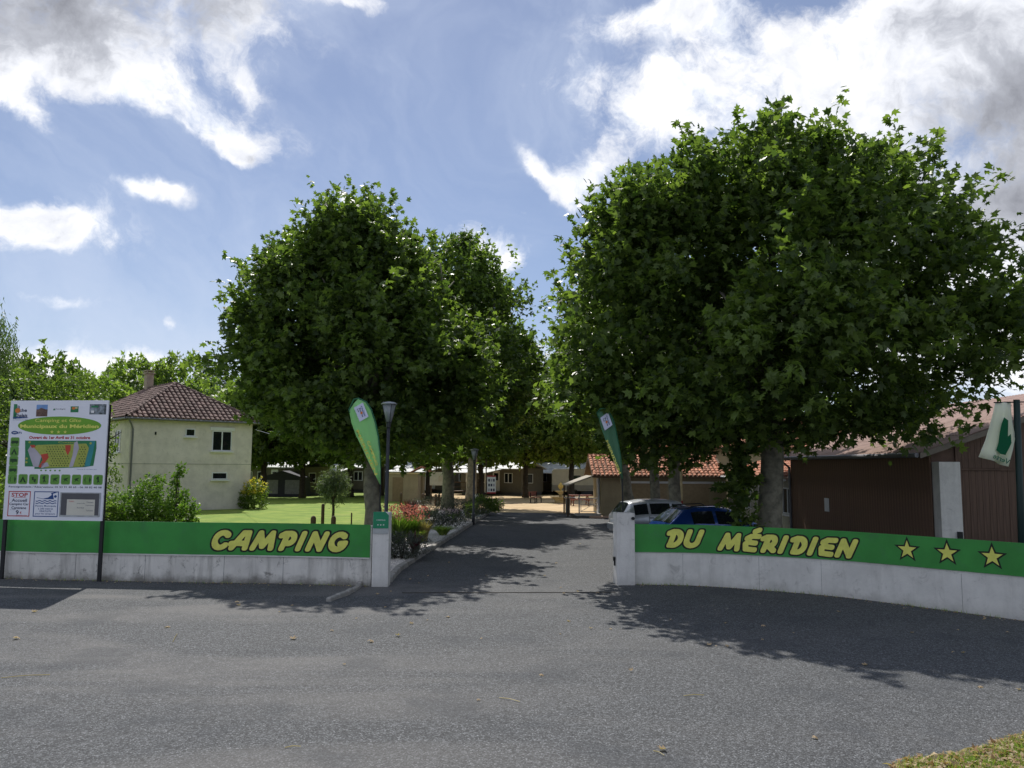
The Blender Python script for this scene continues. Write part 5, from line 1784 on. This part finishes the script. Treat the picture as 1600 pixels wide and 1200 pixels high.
# near left
PR_L = [(305, 558, 600), (318, 490, 612), (345, 452, 640), (375, 420, 668), (410, 410, 690), (445, 380, 715), (480, 355, 735), (520, 347, 748), (560, 345, 760), (600, 348, 760), (640, 385, 752), (675, 425, 730), (700, 480, 690)]
plane_tree(12, (-4.70, 27.7, 0), .30, 4.6, (-.2, 0), (-.2, .2, 6.9), (4.9, 3.9), 5.0, 3.3, 3600, 18, .235,
           'large plane tree left of the drive, behind the lamp post and light green flag', 300, .12, 1.05, fill=.48, prof=PR_L, ratio=.9,
           extra=[((-4.2, 0, 7.6), (.8, .9, .9), 50)])
PR_2 = [(358, 690, 735), (378, 660, 785), (410, 635, 812), (460, 615, 838), (520, 600, 850), (580, 595, 855), (640, 600, 852), (690, 625, 830), (715, 660, 800)]
plane_tree(13, (-3.45, 43.5, 0), .34, 5.0, (0, 0), (.4, -1.8, 8.6), (4.5, 3.9), 5.2, 4.6, 2600, 18, .28,
           'second plane tree on the left, its mottled trunk rising from the gravel bed', 0, .2, 1.2, maple_small(), fill=.4, prof=PR_2, ratio=.95)
plane_tree(14, (-2.7, 55, 0), .36, 5.0, (0, 0), (0.2, 0, 9.0), (4.4, 3.6), 4.6, 4.4, 700, 16, .42,
           'third plane tree on the left, trunk just right of the mottled one', 0, .2, 1.0, maple_small())
plane_tree(15, (6.75, 33.4, 0), .27, 5.0, (.1, 0), (.9, 0, 7.2), (3.4, 3.6), 4.2, 2.9, 900, 17, .34,
           'plane tree with pale trunk standing behind the blue car', 0, .2, .9, maple_small())
plane_tree(16, (7.0, 39.6, 0), .26, 5.0, (.05, 0), (.9, 0, 7.6), (3.4, 3.3), 4.2, 2.9, 600, 16, .38,
           'plane tree with slim trunk in front of the tan reception wall', 0, .2, .9, maple_small())
plane_tree(17, (6.55, 43.4, 0), .30, 5.0, (-.9, 0), (-.8, 0, 8.0), (3.2, 3.4), 4.4, 3.2, 600, 16, .38,
           'leaning plane tree whose trunk rises beside the reception roof, behind the dull flag', 0, .2, .9, maple_small())

# ---- prototypes for the trees further back
def crown_mesh(seed, R, up, down, shoots, per, size, amp, shape, sprig=1.0, fill=.3):
    rng = np.random.default_rng(seed)
    pos, tip, nr, _ = crown_points(rng, shoots, per, R, up, down, amp, fill, sprig)
    V, idx, _ = place_leaves(pos, tip, nr, size * rng.uniform(.6, 1.2, len(pos)), shape)
    return fast_mesh('crown', V, 3, idx)


def trunk_mesh(seed, h, r, R, up):
    mb = MB(); limbs(mb, (0, 0, -.1), h, r, (0, 0, h + up * .3), (R, R, up), np.random.default_rng(seed), 6)
    return mb.mesh('trunk', True)


PROTO = {}
for key, (seed, R, up, dn, sh, per, sz, amp, shp, lm, sprig) in {
    'round': (31, 4.2, 4.6, 3.4, 700, 13, .50, .28, maple_small(), L_FAR, 1.1),
    'bright': (32, 4.0, 4.8, 3.4, 650, 13, .50, .34, maple_small(), L_YEL, 1.2),  # lighter leaves; over the square the lightness stands in for sunlight
    'loose': (33, 3.4, 5.0, 3.6, 760, 14, .28, .42, diamond(), L_NEAR, 1.0),
}.items():
    cm_ = crown_mesh(seed, (R, R), up, dn, sh, per, sz, amp, shp, sprig); cm_.materials.append(lm)
    tm_ = trunk_mesh(seed, 3.6, .26, R, up); tm_.materials.append(BARKD)
    PROTO[key] = (cm_, tm_, 3.6 + dn * .75, up)


def back_tree(key, x, y, H, wid, label, rot=0.0, grp='trees behind the campsite', name='broadleaf_tree', crown_z=None, mat_=None):
    cm_, tm_, zc_, up = PROTO[key]
    t = thing(name, label, 'tree', (x, y, 0), rot, grp)
    kz = H / (zc_ + up * 1.05)
    kx = wid / 8.2
    c = link_mesh('crown', cm_, None, t); c['kind'] = 'stuff'
    c.location = (0, 0, zc_ * kz if crown_z is None else crown_z); c.scale = (kx, kx, kz)
    r_ = link_mesh('trunk', tm_, None, t); r_.scale = (1, 1, kz)
    return t


rt = np.random.default_rng(77)
py_low = lambda x_: 410 < x_ < 1000      # the row whose boughs were cut high over the pitches
back = [  # px, Y, top py, width m, kind, label
    (178, 72, 592, 7.5, 'bright', 'light green tree at the left edge of the house roof'),
    (218, 78, 560, 8.0, 'bright', 'light green tree behind the chimney, taller left one'),
    (262, 76, 557, 7.0, 'bright', 'light green tree rising just right of the chimney'),
    (300, 72, 590, 6.5, 'bright', 'light green tree behind the roof hip apex'),
    (368, 66, 600, 6.5, 'bright', 'light green tree above the right end of the house roof'),
    (400, 92, 585, 9.0, 'round', 'shady tree over the far left mobile home'),
    (470, 90, 560, 9.5, 'round', 'shady tree over the dark awning tent'),
    (540, 98, 560, 10., 'round', 'shady tree above the olive tree'),
    (600, 74, 565, 9.5, 'round', 'shady tree above the tan hut'),
    (665, 100, 560, 10., 'round', 'shady tree behind the mottled trunk'),
    (735, 97, 575, 9.0, 'round', 'shady tree above the info sign'),
    (795, 98, 560, 8.5, 'round', 'shady tree over the tan mobile home gable'),
    (862, 98, 565, 8.0, 'bright', 'light green tree coloured as sunlit above the red bench'),
    (905, 92, 600, 8.0, 'bright', 'light green tree coloured as sunlit above the fountain'),
    (950, 98, 590, 9.0, 'round', 'shady tree above the caravan'),
    (1010, 84, 600, 9.5, 'round', 'shady tree behind the reception roof ridge'),
    (1090, 80, 610, 10., 'round', 'shady tree behind the tan hall'),
    (1180, 84, 620, 10., 'round', 'shady tree behind the low grey wing'),
    (1290, 80, 625, 9.0, 'round', 'shady tree behind the barn ridge, left one'),
    (1375, 78, 628, 9.0, 'bright', 'lighter tree behind the barn ridge, right one'),
    (418, 66, 600, 6.5, 'round', 'tree in front of the tent, its trunk standing before the dark awning'),
    (552, 70, 600, 8.0, 'round', 'tree whose low crown hangs beside the olive tree'),
    (478, 68, 600, 7.0, 'round', 'tree with low dark crown between tent and olive tree'),
    (672, 68, 610, 7.0, 'round', 'tree beside the cream noticeboard'),
    (753, 70, 610, 7.0, 'round', 'tree directly behind the info sign'),
    (822, 72, 610, 6.0, 'bright', 'tree whose trunk stands left of the red bench'),  # leaf colour lightened so the crown looks backlit
    (893, 70, 592, 7.5, 'bright', 'tree with leaves coloured as sunlit right behind the fountain'),
    (940, 74, 612, 6.5, 'round', 'tree above the reception porch'),
    (852, 88, 610, 9.0, 'bright', 'low tree with leaves coloured as backlit between the two mobile homes'),
    (625, 104, 590, 10., 'round', 'far shady tree left of the drive axis'),
    (700, 96, 600, 10., 'bright', 'far light green tree left of the drive axis'),
]
for (px_, Y, pt, wd, kd, lb) in back:
    p_ = P(px_, pt, Y)
    back_tree(kd, p_.x, Y, p_.z, wd, lb, rt.uniform(0, 6.28), crown_z=p_.z * .62 if Y <= 76 and py_low(px_) else None)
# trees behind the billboard
for (px_, Y, pt, wd, kd, lb) in [(62, 33, 572, 5.0, 'loose', 'leafy tree right behind the billboard, tallest there'), (118, 35, 585, 3.4, 'loose', 'leafy tree above the right half of the billboard'),
                                 (12, 40, 575, 5.0, 'round', 'dark tree at the left edge under the willow'), (90, 42, 560, 4.6, 'round', 'dark tree filling the gap behind the billboard trees')]:
    p_ = P(px_, pt, Y)
    t = back_tree(kd, p_.x, Y, p_.z, wd, lb, rt.uniform(0, 6.28), 'trees behind the billboard')
# willow
p_ = P(0, 440, 38)
t = thing('willow_tree', 'tall weeping willow cut by the left edge of the picture', 'tree', (p_.x - .9, 38, 0))
rng = np.random.default_rng(41); mb = MB(); limbs(mb, (0, 0, 0), 5, .3, (0, 0, 8), (2, 2, 3), rng, 6); mb.build('trunk', BARKD, t, True)
ps, tp, nn = [], [], []
for k in range(420):
    a, r_ = rng.uniform(0, 6.28), 2.4 * math.sqrt(rng.random())
    zt_ = p_.z * (1 - .35 * (r_ / 2.4) ** 2) * rng.uniform(.80, 1.0)
    L_w = rng.uniform(1.5, 4.2)
    for q in np.linspace(0, 1, 26):
        ps.append((r_ * math.cos(a) * (1 + .12 * q) + rng.normal() * .05, r_ * math.sin(a) * (1 + .12 * q) + rng.normal() * .05, zt_ - L_w * q)); tp.append((rng.normal() * .5, rng.normal() * .5, -1)); nn.append(tuple(rng.normal(size=3)))
leaves_obj('crown', np.array(ps), np.array(tp), np.array(nn), rng.uniform(.16, .3, len(ps)), lance(), L_WILL, t)


def conifer(px_, Y, pt, w_, label):
    p_ = P(px_, pt, Y); H = p_.z
    t = thing('pine_tree', label, 'tree', (p_.x, Y, 0), 0, 'dark conifers behind the house')
    MB().tube([(0, 0, 0), (0, 0, H * .95)], [.25, .04], 8).build('trunk', BARKD, t)
    rng = np.random.default_rng(int(px_)); n = 4200
    z = H * (.25 + .75 * rng.random(n) ** 1.2); tier = np.abs(((z * 1.1) % 1.0) - .5) * .8 + .6
    r_ = w_ * (1 - z / H) ** .6 * tier * np.sqrt(rng.random(n)) + .1; a = rng.uniform(0, 6.28, n)
    pos = np.stack([r_ * np.cos(a), r_ * np.sin(a), z], 1)
    leaves_obj('crown', pos, np.stack([np.cos(a), np.sin(a), rng.normal(scale=.3, size=n) - .1], 1), rng.normal(scale=.4, size=(n, 3)) + np.array((0, 0, 1)), rng.uniform(.35, .7, n), lance(), L_DARK, t)


conifer(318, 98, 560, 3.2, 'dark conifer behind the house, left and taller')
conifer(346, 92, 572, 3.0, 'dark conifer behind the house, right and lower')
# far wood closing the view
rng = np.random.default_rng(55)
n = 42000
x = rng.uniform(-130, 120, n); y = 112 + rng.uniform(0, 14, n) + 6 * np.sin(x * .08)
top = 9.0 + 1.5 * np.sin(x * .13 + 1) + 1.2 * np.sin(x * .41) + .8 * np.sin(x * 1.1)
z = top * rng.random(n) ** .6
o = leaves_obj('far_wood', np.stack([x, y, z], 1), rng.normal(size=(n, 3)), rng.normal(scale=.6, size=(n, 3)) + np.array((0, -.2, 1)), rng.uniform(.8, 1.5, n), maple_small(), L_FAR, None)
prop(o, 'distant wood closing the view behind the mobile homes', 'wood')


# ---- shrubs
def shrub(name, base, parts, shape, size, m, label, seed, per=12, stem=True, cat='shrub', grp=None, extra=None, sprig=.35, kmul=1.0):
    """parts: (dx, dy, zc, rx, ry, rz, shoots)"""
    rng = np.random.default_rng(seed)
    t = thing(name, label, cat, base, 0, grp)
    PP, TT, NN = [], [], []
    for (dx, dy, zc, rx, ry, rz, sh) in parts:
        p_, t_, n_, _ = crown_points(rng, int(sh * kmul), per, (rx, ry), rz, rz, .3, .35, sprig)
        p_ = p_ + np.array((dx, dy, zc)); k = p_[:, 2] > .03
        PP.append(p_[k]); TT.append(t_[k]); NN.append(n_[k])
    PP, TT, NN = np.vstack(PP), np.vstack(TT), np.vstack(NN)
    leaves_obj('foliage', PP, TT, NN, size * rng.uniform(.6, 1.2, len(PP)), shape, m, t)
    if stem:
        mb = MB()
        for (dx, dy, zc, rx, ry, rz, sh) in parts:
            for q in range(3):
                mb.tube([(dx * .4, dy * .4, 0), (dx + rng.normal() * rx * .25, dy + rng.normal() * ry * .25, zc + rz * .4)], [.03, .008], 5)
        mb.build('stem', BARKD, t)
    return t


def at(px_, Y): return Vector((P(px_, 760, Y).x, Y, 0))


shrub('laurel_shrub', at(232, 27), [(0, 0, 1.1, .85, .8, 1.25, 380), (.55, .1, .8, .6, .6, .85, 200), (-.7, 0, .7, .6, .6, .75, 160)], diamond(), .115, L_SHRUB, 'glossy green shrub in front of the house, middle of the three', 61)
shrub('laurel_shrub', at(286, 28.5), [(0, 0, .85, .45, .5, .9, 170), (-.35, 0, 1.1, .35, .4, .7, 110), (.1, 0, .55, .5, .5, .55, 110)], diamond(), .115, L_SHRUB, 'glossy green shrub nearest the sunlit lawn, rightmost of the three', 62)
shrub('laurel_shrub', at(188, 26), [(0, 0, .9, .55, .6, 1.0, 200), (-.5, 0, .6, .6, .6, .7, 150)], diamond(), .115, L_SHRUB, 'glossy green shrub beside the billboard, leftmost of the three', 63)
shrub('young_laurel', at(276, 27.5), [(0, 0, 2.3, .2, .2, .3, 16), (.05, 0, 2.55, .12, .12, .2, 6)], diamond(), .13, L_SHRUB, 'slender sapling sticking up above the shrubs before the house', 64, sprig=.25)
hed = [(2, 24, .0), (40, 24.5, 0), (75, 25, 0), (112, 24.6, 0), (146, 25, 0)]
for k, (px_, Y, _) in enumerate(hed):
    shrub('hedge_shrub', at(px_, Y), [(0, 0, 1.0, .75, .8, 1.5 if k < 2 else .9, 260)], diamond(), .12, L_SHRUB if k % 2 else L_YEL,
          ['bushy light green shrub left of the billboard at the picture edge', 'bushy green shrub behind the left billboard post', 'low light green shrub showing under the billboard, left part', 'low green shrub showing under the billboard middle', 'low light green shrub under the billboard, by the right post'][k], 70 + k, grp='shrubs behind the left wall')
t = shrub('golden_bush', at(397, 50.5), [(0, 0, .8, .75, .8, .95, 220)], diamond(), .13, L_FAR, 'rounded bush with golden yellow top at the right corner of the house', 81)
rng = np.random.default_rng(82); p_, t_, n_, _ = crown_points(rng, 90, 10, (.72, .75), .75, .2, .3, .2, .2); p_ = p_ + np.array((.05, 0, 1.15))
leaves_obj('golden_shoots', p_, t_, n_, .12 * rng.uniform(.6, 1.2, len(p_)), diamond(), L_GOLD, t)
t = shrub('olive_tree', at(521, 34), [(0, 0, 1.85, .58, .55, .62, 200), (.12, 0, 2.25, .3, .3, .4, 60), (-.2, 0, 2.0, .4, .4, .5, 60)], lance(), .16, L_SILV, 'small round silver-green olive tree on the lawn', 83, 14, False, 'tree')
MB().tube([(0, 0, 0), (.03, 0, .9), (0, 0, 1.4)], [.07, .055, .05], 8).build('trunk', BARKD, t)
for q in range(6):
    a = q * 1.05
    MB().tube([(0, 0, 1.3), (.35 * math.cos(a), .35 * math.sin(a), 1.9)], [.035, .012], 5).build('branch', BARKD, t)
# ivy shoots round the big trunk
shrub('ivy', (7.0, 22.1, 0), [(-.4, -.05, .9, .25, .25, .95, 26), (.1, -.3, .5, .25, .2, .55, 14)], maple_small(), .13, L_NEAR, 'dark leafy shoots growing round the foot of the largest plane trunk', 84, cat='ivy')


# ---- flower bed plants
def tuft(base, h, n, m, label, seed, spread=.3, grp=None, name='grass_tuft', wid=.02, plume=None):
    rng = np.random.default_rng(seed)
    t = thing(name, label, 'plant', base, 0, grp)
    vs, idx = [], []
    for k in range(n):
        a = rng.uniform(0, 6.28); r_ = spread * .25 * rng.random(); out = spread * rng.uniform(.3, 1.1); hh = h * rng.uniform(.6, 1.05)
        d = np.array((math.cos(a), math.sin(a), 0)); s_ = np.array((-math.sin(a), math.cos(a), 0)) * wid
        b0 = d * r_; m0 = d * (r_ + out * .35) + np.array((0, 0, hh * .65)); e0 = d * (r_ + out) + np.array((0, 0, hh))
        i0 = len(vs); vs += [b0 - s_, b0 + s_, m0 + s_ * .8, m0 - s_ * .8, e0]
        idx += [i0, i0 + 1, i0 + 2, i0, i0 + 2, i0 + 3, i0 + 3, i0 + 2, i0 + 4]
    o = link_mesh('blades', fast_mesh('blades', np.array(vs), 3, np.array(idx)), m, t); o['kind'] = 'stuff'
    if plume:
        n2 = plume[1]; a = rng.uniform(0, 6.28, n2); r_ = spread * 1.2 * np.sqrt(rng.random(n2))
        pos = np.stack([r_ * np.cos(a), r_ * np.sin(a), h * rng.uniform(.75, 1.25, n2)], 1)
        leaves_obj('flowers', pos, rng.normal(size=(n2, 3)) + np.array((0, 0, 1.5)), rng.normal(size=(n2, 3)), rng.uniform(.04, .09, n2), diamond(), plume[0], t)
    return t


BZ = .07
def bp_(px_, py_): return G(px_, py_, BZ)


shrub('dark_shrub', bp_(628, 873), [(0, 0, .34, .75, .45, .38, 230), (-.5, .2, .3, .5, .4, .33, 80)], lance(), .11, L_GREYG, 'dark grey-green low shrub right beside the left gate pillar', 91, sprig=.22)
tuft(bp_(648, 868), .75, 90, L_PURP, 'dark purple spiky plant next to the low grey shrub', 92, .35, None, 'spiky_plant', .025)
tuft(bp_(623, 848), 1.05, 420, L_SHRUB, 'large red-flowering shrub behind the left gate pillar', 93, .75, None, 'red_flowering_shrub', .018, (L_RED, 620))
tuft(bp_(643, 846), 1.0, 300, L_SHRUB, 'pinkish flowering shrub just right of the large red one', 94, .6, None, 'red_flowering_shrub', .018, (L_RED, 300))
tuft(bp_(663, 846), .8, 240, L_STRAW, 'straw-coloured grass clump in the white gravel', 95, .35, 'grass clumps in the gravel bed')
tuft(bp_(655, 848), .45, 160, L_GRASS, 'small green leafy clump by the white rocks', 96, .35, 'grass clumps in the gravel bed', wid=.03)
tuft(bp_(692, 836), .38, 260, L_GRASS, 'low green-yellow grass clump in the middle of the gravel bed', 97, .6, 'grass clumps in the gravel bed')
tuft(bp_(732, 809), .85, 300, L_GRASS, 'bright yellow-green grass clump left of the far lamp post', 98, .55, 'grass clumps in the gravel bed')
shrub('grey_shrub', bp_(672, 826), [(0, 0, .36, .75, .6, .42, 240), (.8, .2, .32, .7, .5, .36, 160)], lance(), .10, L_GREYG, 'wide grey-green shrub in the middle of the gravel bed', 99, sprig=.25)
tuft(bp_(640, 815), 1.1, 200, L_PURP, 'purple-leaved spiky shrub behind the red flowers', 100, .7, None, 'spiky_plant', .028)
shrub('grey_shrub', bp_(682, 813), [(0, 0, .6, 1.4, .9, .6, 320), (1.4, .4, .5, 1.0, .8, .45, 200)], lance(), .12, L_GREYG, 'feathery grey shrub at the foot of the mottled plane trunk', 101, sprig=.35)
for k, (x_, y_, lb) in enumerate(((694, 812, 'lilac flowers left of the mottled trunk'), (704, 816, 'lilac flowers at the foot of the mottled trunk'), (716, 807, 'pink-lilac flowers right of the mottled trunk'))):
    tuft(bp_(x_, y_), .5, 60, L_SHRUB, lb, 102 + k, .5, 'lilac flowers round the trunk', 'lilac_flowers', .02, (L_LILAC, 160))
shrub('dark_shrub', bp_(752, 803), [(0, 0, .45, .9, .7, .5, 200)], diamond(), .12, L_NEAR, 'dark green shrub at the foot of the info sign', 108, sprig=.3)
shrub('dark_shrub', at(772, 50.8), [(0, 0, .3, .6, .5, .4, 120)], diamond(), .12, L_NEAR, 'low dark shrub at the kerb end right of the info sign', 109, sprig=.3)

# white rocks and pebbles
rng = np.random.default_rng(121)
bm0 = bmesh.new(); bmesh.ops.create_icosphere(bm0, subdivisions=2, radius=1.0)
for v_ in bm0.verts: v_.co *= 1 + rng.normal() * .09
rme = bpy.data.meshes.new('rock'); bm0.to_mesh(rme); bm0.free(); rme.materials.append(PEB)
for (x_, y_, r_, lb) in ((648, 845, .30, 'white rock by the pinkish flowering shrub'), (655, 842, .22, 'smaller white rock beside the green leafy clump'), (690, 814, .42, 'big white rock left of the mottled trunk'), (700, 817, .28, 'white rock just left of the trunk foot'),
                         (737, 801, .26, 'white rock behind the yellow-green grass clump')):
    o = bpy.data.objects.new('white_rock', rme); COL.objects.link(o); o.location = bp_(x_, y_) + Vector((0, 0, r_ * .35)); o.scale = (r_, r_ * .8, r_ * .65); o.rotation_euler = (rng.random(), rng.random(), rng.random() * 6)
    prop(o, lb, 'rock', 'white rocks in the gravel bed')
n = 9000
tri_v = np.array([(1, 0, 0), (-.5, .87, 0), (-.5, -.87, 0), (0, 0, .9)]); tri_f = np.array([(0, 1, 3), (1, 2, 3), (2, 0, 3)])
ks = np.array([(k.x, k.y) for k in KB]); t_ = rng.random(n) ** 1.6 * (len(KB) - 1.001); i_ = t_.astype(int); f_ = (t_ - i_)[:, None]
xy = ks[i_] * (1 - f_) + ks[i_ + 1] * f_; xy[:, 0] -= .1 + rng.random(n) * 2.3; xy[:, 1] += .1 + rng.random(n) * .9
sz = rng.uniform(.015, .04, n); ang = rng.uniform(0, 6.28, n); ca, sa = np.cos(ang), np.sin(ang)
V = np.zeros((n, 4, 3))
for q in range(4):
    vx, vy, vz = tri_v[q] + rng.normal(scale=.15, size=3)
    V[:, q, 0] = xy[:, 0] + sz * (vx * ca - vy * sa); V[:, q, 1] = xy[:, 1] + sz * (vx * sa + vy * ca); V[:, q, 2] = BZ + sz * vz
idx = (tri_f.ravel()[None] + (np.arange(n) * 4)[:, None]).ravel()
o = link_mesh('pebbles', fast_mesh('pebbles', V.reshape(-1, 3), 3, idx), PEB); o['kind'] = 'stuff'; prop(o, 'loose white pebbles covering the flower bed', 'pebbles')

# grass at the verge and along the wall feet
def blades(name, pts, hs, m, seed, label, cat):
    rng = np.random.default_rng(seed); n = len(pts)
    a = rng.uniform(0, 6.28, n); d = np.stack([np.cos(a), np.sin(a), np.zeros(n)], 1); s_ = np.stack([-np.sin(a), np.cos(a), np.zeros(n)], 1) * .006
    ln = rng.uniform(.1, .8, n)[:, None]
    V = np.stack([pts - s_, pts + s_, pts + d * hs[:, None] * ln + np.array((0, 0, 1)) * hs[:, None]], 1)
    o = link_mesh(name, fast_mesh(name, V.reshape(-1, 3), 3, np.arange(3 * n)), m); o['kind'] = 'stuff'; prop(o, label, cat)


n = 26000
VX, VY = [v[0] for v in VERGE], [v[1] for v in VERGE]
x = rng.uniform(VX[0], 9, n); lim = np.interp(x, VX, VY); y = lim + .10 - np.abs(rng.normal(scale=.5, size=n))
k = (np.sin(x * 9) + np.sin(y * 13 + x * 3) + rng.normal(size=n) * .8) > -.9
pts = np.stack([x, y, np.full(n, .01)], 1)[k]
blades('verge_grass', pts, rng.uniform(.02, .09, len(pts)), L_GRASS, 5, 'short dry grass at the bottom right corner', 'grass')
n = 5200
x = rng.uniform(VX[0], 8, n); y = np.interp(x, VX, VY) + .14 - np.abs(rng.normal(scale=.35, size=n))
leaves_obj('leaf_litter', np.stack([x, y, rng.uniform(.02, .06, n)], 1), rng.normal(size=(n, 3)) * np.array((1, 1, .25)), rng.normal(scale=.5, size=(n, 3)) + np.array((0, 0, 1)), rng.uniform(.02, .09, n), maple_small(), L_DRY, None)
prop(bpy.data.objects['leaf_litter'], 'dry brown leaf litter in the grass at the bottom right corner', 'leaf litter')
pts, hs_ = [], []
for path, cnt in ((LP, 700), (RP, 900)):
    for k in range(cnt):
        s_ = rng.random() * path.L
        if math.sin(s_ * 2.1) + rng.normal() * .7 < -.2: continue
        p_ = path.at(s_, .03 + abs(rng.normal()) * .05, 0); pts.append(p_); hs_.append(rng.uniform(.02, .09))
blades('wall_foot_weeds', np.array([tuple(p) for p in pts]), np.array(hs_), L_GRASS, 6, 'sparse weeds along the foot of both entrance walls', 'weeds')
n = 1100; s_ = rng.random(n)
pp = []
for k in range(n):
    path = (LP, RP)[k % 2]; p_ = path.at(rng.random() * path.L, .04 + abs(rng.normal()) * .12, .012); pp.append(tuple(p_))
leaves_obj('wall_foot_litter', np.array(pp), rng.normal(size=(n, 3)) * np.array((1, 1, .1)), rng.normal(scale=.3, size=(n, 3)) + np.array((0, 0, 1)), rng.uniform(.015, .06, n), maple_small(), L_DRY, None)
prop(bpy.data.objects['wall_foot_litter'], 'dry leaf crumbs along the foot of both entrance walls', 'leaf litter')

# fallen leaves on the asphalt
v, tr = plane_leaf()
v = v.copy(); v[:, 2] *= 2.2
fme = bpy.data.meshes.new('fallen_leaf'); fme.from_pydata([tuple(x) for x in v], [], [tuple(int(q) for q in x) for x in tr]); fme.materials.append(L_DRY)
spots = [(29, 998), (50, 957), (260, 981), (457, 1000), (583, 1003), (621, 994), (368, 941), (371, 947), (457, 946), (437, 957), (520, 986), (555, 968), (602, 949), (640, 975), (668, 970), (752, 1000), (700, 965),
         (886, 971), (877, 919), (879, 928), (933, 927), (904, 925), (875, 992), (924, 983), (956, 984), (1109, 1010), (1120, 1011), (1134, 975), (1139, 1011), (1047, 969), (1190, 978), (1312, 957), (1533, 1074), (1590, 1079), (1274, 1156), (1040, 1173), (1490, 1020), (1536, 969), (1576, 989), (1427, 990), (1497, 985), (1508, 1021),
         (640, 905), (655, 912), (668, 900), (700, 880), (612, 925), (590, 930), (870, 880), (905, 850), (850, 900), (760, 900), (700, 925), (1240, 990), (1190, 1000), (985, 1050), (845, 1055), (540, 1040), (745, 1095), (1355, 1040)]
for k, (x_, y_) in enumerate(spots):
    o = bpy.data.objects.new('fallen_leaf', fme); COL.objects.link(o); s_ = rng.uniform(.04, .10) if k > 6 else rng.uniform(.09, .13)
    o.location = G(x_, y_) + Vector((0, 0, .02)); o.scale = (s_, s_, s_); o.rotation_euler = (rng.normal() * .15 + (math.pi if k % 2 else 0), rng.normal() * .15, rng.uniform(0, 6.28))
    prop(o, 'dry brown fallen leaf lying on the grey asphalt', 'leaf', 'fallen leaves scattered over the asphalt')

# a few stray straws on the asphalt
for k, (xa, ya, xb, yb) in enumerate(((2, 1059, 78, 1054), (1021, 1173, 1038, 1180), (780, 1090, 812, 1096), (445, 1168, 470, 1166), (1068, 1087, 1100, 1086), (270, 1003, 277, 990))):
    a_, b_ = G(xa, ya, .008), G(xb, yb, .012)
    o = MB(a_).tube([a_, a_.lerp(b_, .5) + Vector((0, 0, .012)), b_], .004, 4).build('straw', L_STRAW, None, loc=a_)
    prop(o, ['longest pale straw on the asphalt at the left edge', 'short pale straw on the asphalt at the bottom, right of centre', 'pale straw lying crosswise near the bottom centre of the asphalt', 'short pale straw in the lower left foreground', 'pale straw near the tip of the big tree shadow', 'short upright-looking straw below the CAMPING wall'][k], 'straw', 'stray straws on the asphalt')
